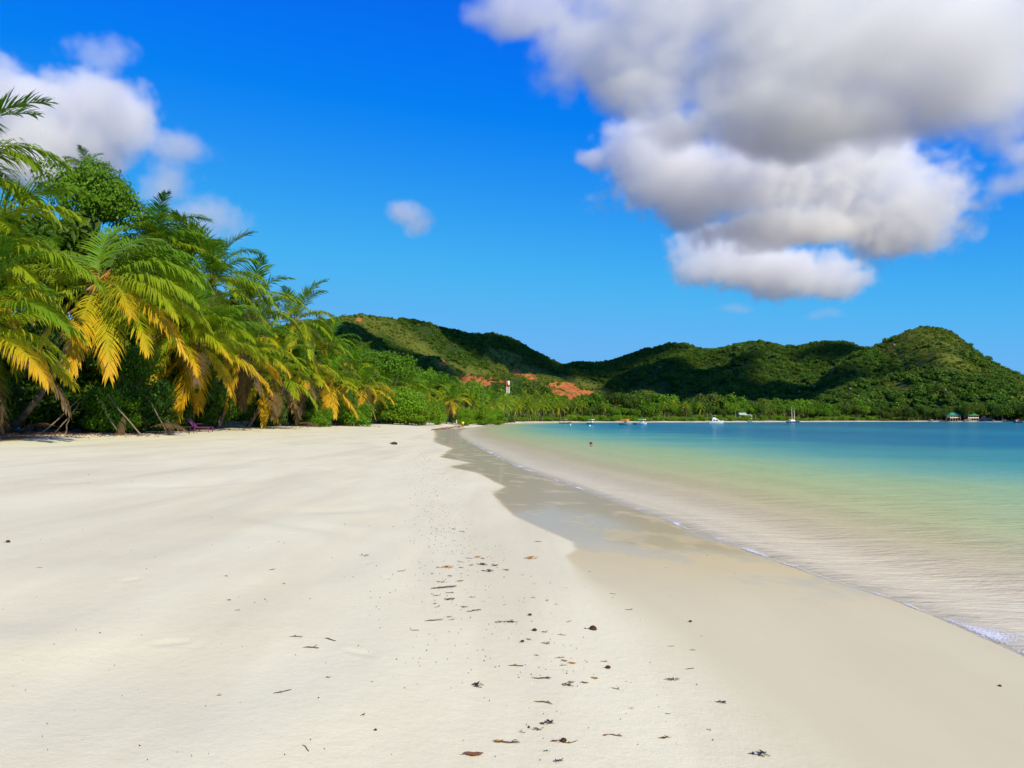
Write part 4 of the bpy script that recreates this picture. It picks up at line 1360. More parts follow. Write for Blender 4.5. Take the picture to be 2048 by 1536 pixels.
# shade trees that close the grove behind the first palms
rs = random.Random(99)
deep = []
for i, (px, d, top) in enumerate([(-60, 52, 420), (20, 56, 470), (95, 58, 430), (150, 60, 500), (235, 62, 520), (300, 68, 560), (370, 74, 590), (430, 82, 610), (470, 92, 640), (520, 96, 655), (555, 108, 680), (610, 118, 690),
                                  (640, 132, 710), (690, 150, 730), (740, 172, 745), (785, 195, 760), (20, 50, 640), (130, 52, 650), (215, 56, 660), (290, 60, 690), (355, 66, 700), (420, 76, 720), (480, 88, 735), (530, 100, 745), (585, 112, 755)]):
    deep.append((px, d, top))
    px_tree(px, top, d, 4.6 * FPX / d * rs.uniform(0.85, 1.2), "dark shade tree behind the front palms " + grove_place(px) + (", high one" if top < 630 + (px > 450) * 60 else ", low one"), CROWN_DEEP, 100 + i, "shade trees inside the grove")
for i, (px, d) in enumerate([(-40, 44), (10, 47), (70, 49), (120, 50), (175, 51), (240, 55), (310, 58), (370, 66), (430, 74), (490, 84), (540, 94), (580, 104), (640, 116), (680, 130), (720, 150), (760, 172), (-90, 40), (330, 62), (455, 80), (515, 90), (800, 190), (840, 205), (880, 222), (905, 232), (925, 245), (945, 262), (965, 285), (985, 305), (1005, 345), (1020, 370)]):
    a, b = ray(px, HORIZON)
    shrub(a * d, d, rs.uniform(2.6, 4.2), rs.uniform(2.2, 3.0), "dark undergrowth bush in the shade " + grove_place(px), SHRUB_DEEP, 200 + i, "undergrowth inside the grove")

# palms, trees and shrubs that run on round the bay: each stands on the strip behind the far beach
def bay_place(px):
    for lim, txt in ((1060, "below the striped mast"), (1110, "right of the striped mast"), (1160, "behind the black inflatable"), (1215, "behind the cream canopied boat"), (1270, "behind the orange canopied boat"), (1330, "at the foot of the small knoll"), (1405, "between the knoll and the cabin cruiser"),
                     (1465, "behind the cabin cruiser"), (1520, "around the pale roofed houses"), (1570, "left of the two masts"), (1625, "behind the two masts"), (1690, "right of the two masts"), (1770, "where the sand strip thins out"), (1850, "on the shore left of the green roofs"), (1960, "around the green roofs")):
        if px < lim: return txt
    return "beyond the green roofs at the right edge"
G_P = "far palms round the bay"; G_T = "far trees round the bay"; G_SH = "far shrubs round the bay"
def behind_shore(px, inland, y0=150, y1=900):
    """point on the sight line of a column that lies so many metres inland of the far water line"""
    a, b = ray(px, HORIZON)
    ys = np.linspace(y0, y1, 1500)
    s = shore_s(a * ys, ys)
    sea = np.where(s < 0)[0]
    start = sea[-1] if len(sea) else 0
    k = start + int(np.argmax(s[start:] > inland))
    return a * ys[k], ys[k]
rp = random.Random(4)
k = 0
# yellow green palms on the curve of the beach, between the big grove and the mast
for px, row, d in ((688, 745, 150), (745, 762, 175), (790, 760, 205), (828, 778, 210), (866, 790, 225), (892, 800, 240), (925, 792, 265), (940, 806, 262), (968, 795, 310), (1000, 806, 330), (915, 778, 300), (850, 762, 240), (760, 748, 200), (975, 812, 285), (1015, 810, 345)):
    c = at_depth(px, row, d)
    far_palm(c.x, c.y, c.z - ground_z(c.x, c.y), rp.uniform(1.1, 1.35), "yellow green palm in the grove " + grove_place(px), 280 + k, "palms on the curve of the beach"); k += 1
k = 0
for px in list(range(1008, 1130, 7)) + list(range(1000, 1120, 8)):
    front = k < 18
    x, y = behind_shore(px + rp.uniform(-3, 3), rp.uniform(8, 14) if front else rp.uniform(20, 45))
    far_palm(x, y, rp.uniform(8, 12) if front else rp.uniform(11, 16), rp.uniform(1.0, 1.3), ("small distant palm by the sand " if front else "taller distant palm in the back row ") + bay_place(px), 300 + k, G_P); k += 1
for px in (1140, 1152, 1165, 1205, 1330, 1352, 1375, 1395, 1530, 1545, 1470):
    x, y = behind_shore(px, rp.uniform(16, 26))
    far_palm(x, y, rp.uniform(7, 11), rp.uniform(0.9, 1.15), "small distant palm by the far beach " + bay_place(px), 340 + k, G_P); k += 1
k = 0
for px in np.linspace(1020, 1760, 78):
    inl = rp.uniform(18, 34) if k % 2 == 0 else rp.uniform(40, 90)
    x, y = behind_shore(px, inl)
    hh = rp.uniform(8, 13) if k % 2 == 0 else rp.uniform(13, 20)
    dark = rp.random() < 0.4
    tree(x, y, hh, hh * rp.uniform(0.42, 0.6), ("dark leaved" if dark else "green") + (" tree in the front row " if k % 2 == 0 else " tree in the back row ") + bay_place(px), CROWN_DEEP if dark else CROWN_FAR, 400 + k, G_T); k += 1
# the two tall dark clumps that stand out above that wood
for px, top, r_, lab in ((1085, 772, 20, "tall olive tree right of the striped mast"), (1062, 775, 20, "tall olive tree nearest the striped mast"), (1230, 786, 20, "tall dark tree left of the small knoll"), (1252, 790, 16, "tall dark tree nearest the small knoll"), (1385, 797, 18, "tall dark tree right of the small knoll")):
    x, y = behind_shore(px, 60)
    z = ground_z(x, y)
    h = at_depth(px, top, y).z - z
    tree(x, y, h, r_ / FPX * y, lab, CROWN_DEEP, int(px), G_T)
k = 0
for px in np.linspace(1030, 1800, 64):
    x, y = behind_shore(px + rp.uniform(-4, 4), rp.uniform(9, 15))
    shrub(x, y, rp.uniform(2, 4.2), rp.uniform(3, 5), "bright low shrub along the far beach " + bay_place(px), SHRUB_FAR, 500 + k, G_SH); k += 1
# wooded foot of the right-hand hill
for px in np.linspace(1770, 2080, 34):
    x, y = behind_shore(px, rp.uniform(8, 40))
    hh = rp.uniform(7, 13)
    tree(x, y, hh, hh * 0.55, "dark shore tree " + bay_place(px), CROWN_DEEP, 600 + k, "trees under the dome shaped hill"); k += 1
# ---------------------------------------------------------------- small builders
def box_arrays(cx, cy, cz, sx, sy, sz):
    V = [(cx + i * sx / 2, cy + j * sy / 2, cz + k * sz / 2) for i in (-1, 1) for j in (-1, 1) for k in (-1, 1)]
    F = [(0, 1, 3, 2), (4, 6, 7, 5), (0, 4, 5, 1), (2, 3, 7, 6), (0, 2, 6, 4), (1, 5, 7, 3)]
    return V, F

class MB:
    """collects shapes into one mesh"""
    def __init__(self): self.V, self.F = [], []
    def add(self, V, F):
        b = len(self.V)
        self.V += [tuple(v) for v in V]; self.F += [tuple(b + i for i in f) for f in F]
        return self
    def box(self, cx, cy, cz, sx, sy, sz): return self.add(*box_arrays(cx, cy, cz, sx, sy, sz))
    def bar(self, a, b, r, sides=6):
        v, f, _ = tube([a, b], [r, r], sides); return self.add(v, f)
    def pipe(self, pts, rad, sides=6):
        v, f, _ = tube(pts, rad, sides); return self.add(v, f)
    def build(self, name, mat, parent=None, smooth=False, bevel=0.0):
        ob = mesh_obj(name, self.V, self.F, mat, parent, smooth)
        if bevel:
            md = ob.modifiers.new("edge", 'BEVEL'); md.width = bevel; md.segments = 2
        return ob

M_WHITE = plain("boat_white", (0.80, 0.80, 0.78), 0.35, 0.5, 0.06, 3.0)
M_BLACK = plain("rubber_black", (0.018, 0.018, 0.022), 0.5, 0.4, 0.2)
M_TEAL = plain("hull_sea_green", (0.20, 0.42, 0.36), 0.4, 0.5, 0.1)
M_GREENB = plain("hull_green", (0.05, 0.30, 0.16), 0.45, 0.4, 0.1)
M_NAVY = plain("hull_navy", (0.03, 0.06, 0.13), 0.4, 0.5, 0.1)
M_ORANGE = plain("awning_orange", (0.75, 0.24, 0.05), 0.7, 0.2, 0.15)
M_CREAM = plain("awning_cream", (0.70, 0.58, 0.40), 0.7, 0.2, 0.1)
M_ROSE = plain("awning_rose", (0.55, 0.16, 0.11), 0.7, 0.2, 0.15)
M_RED = plain("paint_red", (0.55, 0.045, 0.02), 0.5, 0.4, 0.12)
M_STEEL = plain("steel_pale", (0.55, 0.55, 0.53), 0.35, 0.5, 0.1, metal=0.6)
M_DARKGLASS = plain("dark_glass", (0.015, 0.02, 0.03), 0.08, 0.6, 0.1)
M_GREY = plain("engine_grey", (0.12, 0.12, 0.13), 0.4, 0.4, 0.1)

def hull_mesh(mb, L, B, H, draft=0.15, flare=0.75, bow_rise=0.25, full=2.2, n=12):
    """open boat hull along +X (bow at +X), water line at z = 0"""
    secs = []
    for i in range(n + 1):
        t = i / n
        w = B / 2 * (1 - max(0, (t - 0.35) / 0.65) ** full) * (0.86 + 0.14 * min(1, t * 3))
        top = H + bow_rise * t ** 2
        keel = -draft + (draft + H * 0.25) * max(0, (t - 0.72) / 0.28) ** 2
        x = -L / 2 + L * t
        w = max(w, 0.012)
        secs.append([(x, w, top), (x, w * flare, 0.02), (x, 0.0, keel), (x, -w * flare, 0.02), (x, -w, top)])
    V = [p for s in secs for p in s]; F = []
    for i in range(n):
        for j in range(4):
            a = i * 5 + j
            F.append((a, a + 1, a + 6, a + 5))
    F.append((0, 4, 3, 2, 1)); F.append(tuple(n * 5 + k for k in range(5)))
    mb.add(V, F)
    # deck a little below the gunwale
    dv = []; df = []
    for i, s in enumerate(secs):
        dv += [(s[0][0], s[0][1] * 0.93, s[0][2] - 0.10), (s[4][0], s[4][1] * 0.93, s[4][2] - 0.10)]
        if i: df.append((2 * i - 2, 2 * i - 1, 2 * i + 1, 2 * i))
    mb.add(dv, df)
    # rub rail
    for sd in (0, 4):
        mb.pipe([s[sd] for s in secs], [0.035] * len(secs), 5)

def water_point(px, row):
    x, y = on_water(px, row)
    return x, y, 0.0

def outboard(parent, x, h=0.7):
    mb = MB(); mb.box(x, 0, h * 0.75, 0.32, 0.30, 0.42); mb.box(x - 0.02, 0, 0.12, 0.12, 0.10, 0.9)
    mb.build("outboard_motor", M_GREY, parent, bevel=0.03)

def canopy_boat(px, row, heading, L, B, H, label, hull_m, roof_m, roof_h=1.9, cabin=True, roof_len=0.45, roof_x=0.0, roof_t=0.2, group="boats moored in the bay"):
    x, y, z = water_point(px, row)
    root = empty("motor_boat", (x, y, z), R(heading)); tag(root, label, "boat", group)
    mb = MB(); hull_mesh(mb, L, B, H); mb.build("hull", hull_m, root, True)
    mb = MB(); mb.box(roof_x * L, 0, roof_h + H * 0.5 - roof_t / 2 + 0.05, L * roof_len, B * 0.92, roof_t); mb.build("canopy_roof", roof_m, root, bevel=0.04)
    for i in (-1, 1):
        for j in (-1, 1):
            mb = MB(); mb.bar((roof_x * L + i * L * roof_len * 0.45, j * B * 0.40, H - 0.1), (roof_x * L + i * L * roof_len * 0.43, j * B * 0.40, roof_h + H * 0.5), 0.035)
            mb.build("canopy_post", M_STEEL, root)
    if cabin:
        mb = MB(); mb.box(roof_x * L + 0.25, 0, H + 0.38, 0.7, B * 0.5, 0.95); mb.build("console", M_WHITE, root, bevel=0.05)
        mb = MB(); mb.box(roof_x * L + 0.62, 0, H + 0.95, 0.04, B * 0.5, 0.35); mb.build("windscreen", M_DARKGLASS, root)
    for k in (-0.28, 0.24):
        mb = MB(); mb.box(k * L, 0, H - 0.02, 0.3, B * 0.8, 0.06); mb.build("bench", M_CREAM, root)
    outboard(root, -L / 2 - 0.1)
    return root

# black inflatable with a rose sunshade
x, y, z = water_point(1130, 847)
root = empty("inflatable_boat", (x, y, 0), R(4)); tag(root, "low black inflatable boat with a rose coloured sunshade, leftmost of the moored boats", "boat", "boats moored in the bay")
mb = MB()
for s in (-1, 1):
    mb.pipe([(-2.9, s * 0.85, 0.24), (-1.0, s * 0.9, 0.24), (1.2, s * 0.85, 0.28), (2.3, s * 0.5, 0.38), (2.85, s * 0.02, 0.5)], [0.20, 0.27, 0.27, 0.25, 0.2], 8)
mb.build("air_tube", M_BLACK, root, True)
mb = MB(); mb.box(-0.3, 0, 0.1, 4.4, 1.5, 0.12); mb.build("floor_board", M_GREY, root)
mb = MB(); mb.box(0.3, 0, 0.62, 0.6, 0.6, 0.75); mb.build("console", M_WHITE, root, bevel=0.04)
mb = MB(); mb.box(0.3, 0, 1.95, 1.6, 1.5, 0.32); mb.build("sunshade", M_ROSE, root, bevel=0.08)
for i in (-1, 1):
    for j in (-1, 1):
        mb = MB(); mb.bar((0.3 + i * 0.7, j * 0.65, 0.3), (0.3 + i * 0.7, j * 0.65, 1.85), 0.03); mb.build("shade_post", M_STEEL, root)
outboard(root, -2.9, 0.9)

canopy_boat(1183, 848.6, -50, 4.6, 1.9, 0.62, "small sea green boat under a cream peaked canopy, left of the orange one", M_TEAL, M_CREAM, 1.75, True, 0.45, 0.0, 0.35)
canopy_boat(1251, 850.6, -38, 4.6, 1.9, 0.75, "sea green boat with an orange cabin canopy", M_TEAL, M_ORANGE, 1.75, True, 0.55, -0.05, 0.85)
canopy_boat(1284, 849.6, -42, 4.2, 1.8, 0.62, "white boat with a flat white canopy right beside the orange one", M_WHITE, M_WHITE, 1.7, True, 0.6, 0.0, 0.22)
x, y, z = water_point(1274.5, 849.2)
root = empty("dinghy", (x, y, 0), R(-30)); tag(root, "little dark dinghy tied to the white canopied boat", "boat", "boats moored in the bay")
mb = MB(); hull_mesh(mb, 2.6, 1.3, 0.45); mb.build("hull", M_NAVY, root, True)
mb = MB(); mb.box(-0.2, 0, 0.42, 0.3, 1.05, 0.06); mb.build("bench", M_ROSE, root)
outboard(root, -1.35, 0.6)

# white cabin cruiser with a flying bridge
x, y, z = water_point(1432, 847.2)
root = empty("cabin_cruiser", (x, y, 0), R(-8)); tag(root, "white cabin cruiser with a flying bridge and raked windows", "boat", "boats moored in the bay")
mb = MB(); hull_mesh(mb, 7.4, 2.6, 0.95, 0.2, 0.8, 0.5, 2.4, 14); mb.build("hull", M_WHITE, root, True)
def cabin_shape(mb, x0, x1, xt0, xt1, w0, w1, z0, z1):
    V = [(x0, -w0, z0), (x1, -w0 * 0.8, z0), (x1, w0 * 0.8, z0), (x0, w0, z0), (xt0, -w1, z1), (xt1, -w1 * 0.85, z1), (xt1, w1 * 0.85, z1), (xt0, w1, z1)]
    mb.add(V, [(0, 1, 5, 4), (1, 2, 6, 5), (2, 3, 7, 6), (3, 0, 4, 7), (4, 5, 6, 7), (0, 3, 2, 1)])
mb = MB(); cabin_shape(mb, -1.9, 2.3, -1.7, 0.2, 1.1, 0.95, 0.95, 2.35); mb.build("cabin", M_WHITE, root, bevel=0.08)
for sd in (-1, 1):
    mb = MB(); y0 = sd * 1.10
    V = [(-1.4, y0, 1.35), (-0.3, y0 * 0.99, 1.35), (-0.5, y0 * 0.94, 1.95), (-1.4, y0 * 0.95, 1.95)]
    mb.add(V, [(0, 1, 2, 3)]); V = [(0.0, y0 * 0.965, 1.3), (1.15, y0 * 0.89, 1.3), (0.35, y0 * 0.87, 1.9), (-0.2, y0 * 0.92, 1.9)]
    mb.add(V, [(0, 1, 2, 3)])
    ob = mb.build("side_window", M_DARKGLASS, root); md = ob.modifiers.new("pane", 'SOLIDIFY'); md.thickness = 0.05; md.offset = 0
mb = MB(); cabin_shape(mb, -1.6, 0.1, -1.5, -0.35, 0.85, 0.75, 2.35, 2.9); mb.build("flying_bridge", M_WHITE, root, bevel=0.06)
mb = MB(); mb.box(-0.9, 0, 3.75, 1.9, 1.5, 0.08); mb.build("bridge_awning", M_CREAM, root, bevel=0.03)
for i in (-1, 1):
    for j in (-1, 1):
        mb = MB(); mb.bar((-0.9 + i * 0.8, j * 0.65, 2.8), (-0.9 + i * 0.8, j * 0.65, 3.75), 0.03); mb.build("awning_post", M_STEEL, root)
for j in (-1, 1):
    mb = MB(); mb.bar((-1.6, j * 0.9, 2.3), (-2.4, j * 1.25, 5.4), 0.025); mb.build("outrigger_pole", M_STEEL, root)
mb = MB(); mb.pipe([(0.9, -0.95, 1.55), (2.4, -0.6, 1.75), (3.6, 0, 1.9), (2.4, 0.6, 1.75), (0.9, 0.95, 1.55)], [0.025] * 5); mb.build("bow_rail", M_STEEL, root)

# two-masted sailing boat with furled sails
x, y, z = water_point(1586, 845.1)
root = empty("sailing_boat", (x, y, 0), R(3)); tag(root, "low dark sailing boat with two bare pale masts", "boat", "boats moored in the bay")
for sd in (-1, 1):
    mb = MB(); hull_mesh(mb, 7.2, 1.1, 0.75, 0.2, 0.8, 0.25, 2.0, 12)
    ob = mb.build("hull", M_NAVY, root, True); ob.location = (0, sd * 1.5, 0)
mb = MB(); mb.box(-0.4, 0, 0.82, 5.4, 3.4, 0.14); mb.build("bridge_deck", M_WHITE, root, bevel=0.04)
mb = MB(); cabin_shape(mb, -1.8, 1.3, -1.4, 0.6, 1.2, 0.95, 0.88, 1.6); mb.build("cabin", M_WHITE, root, bevel=0.06)
for mx, hh in ((-0.55, 9.7), (1.0, 9.0)):
    mb = MB(); mb.pipe([(mx, 0, 0.8), (mx - 0.08, 0, hh * 0.5), (mx - 0.2, 0, hh)], [0.17, 0.16, 0.11], 8); mb.build("mast", M_CREAM, root)
    mb = MB(); mb.bar((mx, 0, 1.9), (mx - 2.0, 0, 1.95), 0.14); mb.build("boom", M_CREAM, root)
    for sd in (-1, 1):
        mb = MB(); mb.bar((mx - 0.2, 0, hh), (mx, sd * 1.7, 0.85), 0.02, 4); mb.build("stay", M_STEEL, root)

x, y = behind_shore(1500, -14)
root = empty("rowing_boat", (x, y, 0), R(12)); tag(root, "small green rowing boat drawn up near the far beach", "boat", "boats moored in the bay")
mb = MB(); hull_mesh(mb, 3.8, 1.5, 0.75); mb.build("hull", M_GREENB, root, True)
for k in (-0.8, 0.6):
    mb = MB(); mb.box(k, 0, 0.68, 0.28, 1.25, 0.05); mb.build("bench", M_CREAM, root)
canopy_boat(2036, 845.6, 170, 5.0, 1.9, 0.7, "navy boat with a red canopy at the right edge below the dark trees", M_NAVY, M_RED, 1.6, True, 0.4, 0.1, 0.45)

for px, row, lab in ((1141, 850.4, "white mooring buoy right of the black inflatable"), (1180, 852.4, "white mooring buoy in front of the cream canopied boat")):
    x, y, z = water_point(px, row)
    root = empty("mooring_buoy", (x, y, 0)); tag(root, lab, "buoy", "mooring buoys")
    link("float", lumpy_sphere("float", 0.28, 2, M_WHITE, (1, 1, 0.9), 0.02), root, (0, 0, 0.1))
    mb = MB(); mb.pipe([(0, 0, 0.3), (0.06, 0, 0.42), (0, 0, 0.5), (-0.06, 0, 0.42), (0, 0, 0.3)], [0.015] * 5, 5); mb.build("ring", M_STEEL, root)

# ---------------------------------------------------------------- striped radio mast above the grove
D = 600.0
p = at_depth(1016, 838, D)
top = at_depth(1016, 762, D).z
zb = ground_z(p.x, p.y)
root = empty("radio_mast", (p.x, p.y, zb)); tag(root, "red and white striped lattice radio mast rising above the palms", "radio mast")
Hm = top - zb
bands = [(0.0, 0.30, M_WHITE), (0.30, 0.45, M_RED), (0.45, 0.49, M_WHITE), (0.49, 0.645, M_RED), (0.645, 0.845, M_WHITE), (0.845, 0.935, M_RED), (0.935, 1.0, M_WHITE)]
for a, b, m in bands:
    mb = MB(); w = 1.1
    for i in (-1, 1):
        for j in (-1, 1):
            mb.bar((i * w, j * w, a * Hm), (i * w, j * w, b * Hm), 0.26, 5)
    nst = max(1, int((b - a) * Hm / 1.9)); st = (b - a) * Hm / nst
    for k in range(nst):
        z0 = a * Hm + k * st; z1 = z0 + st
        for (x0, y0, x1, y1) in ((-w, -w, w, -w), (w, -w, w, w), (w, w, -w, w), (-w, w, -w, -w)):
            mb.bar((x0, y0, z0 + 0.05), (x1, y1, z1 - 0.05), 0.17, 4); mb.bar((x1, y1, z0 + 0.05), (x0, y0, z1 - 0.05), 0.17, 4); mb.bar((x0, y0, z0 + 0.02), (x1, y1, z0 + 0.02), 0.17, 4)
    mb.build("mast_section", m, root)
mb = MB(); mb.pipe([(0.55, -1.3, Hm - 3.2), (0.55, -1.3, Hm - 1.7), (0.55, -1.3, Hm + 0.1)], [0.75, 0.85, 0.7], 10); mb.build("drum_antenna", M_WHITE, root, True)
mb = MB(); mb.box(-1.0, -1.3, Hm - 2.1, 0.8, 0.4, 3.9); mb.build("panel_antenna", M_RED, root, bevel=0.05)
me = lumpy_sphere("dish_antenna", 1.35, 3, M_WHITE, (1, 0.42, 1), 0.0)
ob = link("dish_antenna", me, root, (2.1, -1.2, Hm * 0.57)); 
mb = MB(); mb.bar((1.0, -1.0, Hm * 0.57), (2.1, -1.0, Hm * 0.57), 0.14); mb.build("dish_arm", M_STEEL, root)

# ---------------------------------------------------------------- houses by the far shore
M_ROOFG = plain("roof_sheet_green", (0.055, 0.26, 0.11), 0.45, 0.4, 0.12)
M_ROOFP = plain("roof_sheet_pale", (0.42, 0.58, 0.44), 0.5, 0.4, 0.1)
M_WALLC = plain("wall_cream", (0.62, 0.50, 0.33), 0.8, 0.2, 0.12)
M_WALLW = plain("wall_white", (0.68, 0.68, 0.62), 0.8, 0.2, 0.1)
M_TIMBER = plain("timber_dark", (0.10, 0.065, 0.04), 0.8, 0.2, 0.2)
def house(px, eave_row, top_row, d, width_px, label, roof_m, wall_m, hip=True, depth=6.0, rail_m=None, rz=0.0):
    p = at_depth(px, eave_row, d)
    g = max(ground_z(p.x, p.y), float(hill_z(np.array([p.x]), np.array([p.y]))[0]))
    eave = p.z - g
    rise = (eave_row - top_row) / FPX * d
    W = width_px / FPX * d
    root = empty("house", (p.x, p.y, g), rz); tag(root, label, "house", "houses by the far shore")
    fl = max(0.3, eave - 2.3)
    mb = MB(); mb.box(0, depth * 0.1, (fl + eave) / 2 - 0.01, W * 0.74, depth * 0.8, eave - fl); mb.build("wall", wall_m, root)
    mb = MB(); mb.box(0, 0, fl - 0.12, W * 0.96, depth * 1.1, 0.22); mb.build("veranda_floor", M_TIMBER, root)
    rl = 0.25 if hip else 0.48
    o = 0.0
    V = [(-W / 2, -depth * 0.62, eave), (W / 2, -depth * 0.62, eave), (W / 2, depth * 0.62, eave), (-W / 2, depth * 0.62, eave), (-W * rl, 0, eave + rise), (W * rl, 0, eave + rise)]
    V += [(v[0], v[1], v[2] - 0.14) for v in V[:4]]
    F = [(0, 1, 5, 4), (1, 2, 5), (2, 3, 4, 5), (3, 0, 4), (0, 6, 7, 1), (1, 7, 8, 2), (2, 8, 9, 3), (3, 9, 6, 0), (6, 9, 8, 7)]
    mesh_obj("roof", V, F, roof_m, root)
    for k in np.linspace(-0.46, 0.46, 5):
        mb = MB(); mb.bar((k * W, -depth * 0.52, -0.3), (k * W, -depth * 0.52, eave - 0.1), 0.09); mb.build("veranda_post", M_WALLW, root)
    mb = MB(); mb.box(0, -depth * 0.53, fl + 0.5, W * 0.95, 0.08, 0.75); mb.build("veranda_rail", rail_m or wall_m, root)
    for k in (-0.24, 0.0, 0.24):
        w_ = mesh_obj("window" if k else "door", *box_arrays(k * W, -depth * 0.305, fl + (1.35 if k else 1.05), W * 0.11, 0.06, 1.1 if k else 1.9), M_DARKGLASS, root)
        mesh_obj("frame", *box_arrays(k * W, -depth * 0.318, fl + (1.93 if k else 2.03), W * 0.13, 0.08, 0.1), M_WALLW, w_)
    return root
house(1906, 830.5, 825, 606, 22, "green roofed house with cream walls above the rocks", M_ROOFG, M_WALLC)
house(1942, 831, 826, 600, 22, "green roofed house with a white railing beside its twin, nearer the right edge", M_ROOFG, M_TIMBER, rail_m=M_WALLW)
house(1484, 829.5, 825.5, 575, 15, "pale green roofed house among trees, taller of the pair", M_ROOFP, M_WALLW, False, 6)
house(1495, 832.5, 829, 572, 14, "lower pale roofed annex right of the taller pale house", M_ROOFP, M_WALLC, False, 5)

# ---------------------------------------------------------------- granite boulders
M_GRANITE = plain("granite", (0.20, 0.155, 0.125), 0.85, 0.2, 0.35, 1.2)
BOULDERS = [lumpy_sphere("granite_boulder", 1.0, 3, M_GRANITE, (1.0, 0.8, 0.7), 0.42, s) for s in range(4)]
def hill_hit(px, row):
    a, b = ray(px, row)
    ys = np.linspace(430, 1700, 2600)
    zs = hill_z(a * ys, ys); rz = CAM_Z + b * ys
    hit = np.where(zs > rz)[0]
    k = hit[0] if len(hit) else -1
    return a * ys[k], ys[k], zs[k]
for i, (px, row, wpx, lab) in enumerate([(1785, 697, 9, "pale boulder below the left shoulder of the dome shaped hill"), (1663, 750, 11, "pale boulder on the saddle left of the dome shaped hill"), (1628, 780, 12, "pinkish boulder low on the wooded slope"),
                                       (1637, 772, 7, "boulder just above the pinkish one"), (1596, 790, 8, "small pale boulder left of the pinkish one"), (1733, 810, 8, "boulder above the shore trees under the dome shaped hill"), (1697, 786, 9, "boulder half way up right of the pinkish one"),
                                       (1476, 699, 7, "white boulder near the crest of the middle ridge"), (1320, 740, 7, "pink boulder on the left flank of the middle ridge"), (1925, 668, 16, "dark granite face near the top of the dome shaped hill"), (1940, 690, 14, "granite face on the right flank of the dome shaped hill"), (1885, 790, 9, "small boulder in the forest above the green roofs")]):
    x, y, z = hill_hit(px, row)
    o = bpy.data.objects.new("granite_boulder", BOULDERS[i % 4]); COL.objects.link(o)
    s = wpx / FPX * y * 0.38; o.scale = (s, s, s * 1.2); o.location = (x, y - 4, z + 4.0); o.rotation_euler = (0, 0, i * 1.3)
    tag(o, lab, "boulder", "granite boulders on the hills")
for i, (px, inl, s, lab) in enumerate([(1863, 3, 1.7, "tan boulder on the shore left of the green roofs"), (1915, 3, 1.2, "boulder at the water below the left green roof"), (1930, 2, 1.6, "pale boulder at the water between the green roofs"), (1937, 4, 2.0, "tall pale boulder below the right green roof"),
                                       (1972, 3, 1.4, "white boulder right of the green roofs"), (1968, 9, 3.4, "big dark boulder right of the green roofs"), (1980, 8, 2.6, "second big dark boulder right of the green roofs"), (1987, 3, 1.3, "pink boulder beyond the big dark boulders"),
                                       (2011, 2, 1.5, "orange boulder nearest the red canopied boat"), (2022, 3, 1.1, "low pale boulder by the red canopied boat")]):
    x, y = behind_shore(px, inl)
    o = bpy.data.objects.new("granite_boulder", BOULDERS[i % 4]); COL.objects.link(o)
    o.scale = (s, s, s); o.location = (x, y, ground_z(x, y) + s * 0.3); o.rotation_euler = (0, 0, i * 2.1)
    tag(o, lab, "boulder", "boulders along the rocky shore")

# ---------------------------------------------------------------- people
M_SKIN = plain("skin", (0.42, 0.20, 0.12), 0.5, 0.35, 0.08)
M_HAIR = plain("hair_dark", (0.012, 0.009, 0.008), 0.5, 0.4, 0.2)
M_SHIRT = plain("shirt_yellow", (0.72, 0.80, 0.02), 0.7, 0.2, 0.08)
M_LINEN = plain("linen_white", (0.74, 0.72, 0.76), 0.8, 0.2, 0.06)
M_SHORTS = plain("shorts_olive", (0.12, 0.09, 0.05), 0.8, 0.2, 0.1)
def add_skin_layer(me):
    bm = bmesh.new(); bm.from_mesh(me); bm.verts.layers.skin.verify(); bm.to_mesh(me); bm.free()
def skin_body(name, joints, bones, mat, parent, root_i=0, sub=2):
    me = bpy.data.meshes.new(name)
    me.from_pydata([j[0] for j in joints], bones, [])
    add_skin_layer(me)
    for i, j in enumerate(joints):
        me.skin_vertices[0].data[i].radius = (j[1], j[1] * (j[2] if len(j) > 2 else 1.0))
        me.skin_vertices[0].data[i].use_root = (i == root_i)
    me.materials.append(mat)
    ob = bpy.data.objects.new(name, me); COL.objects.link(ob); ob.parent = parent
    ob.modifiers.new("skin", 'SKIN').use_smooth_shade = True
    md = ob.modifiers.new("smooth", 'SUBSURF'); md.levels = sub; md.render_levels = sub
    return ob

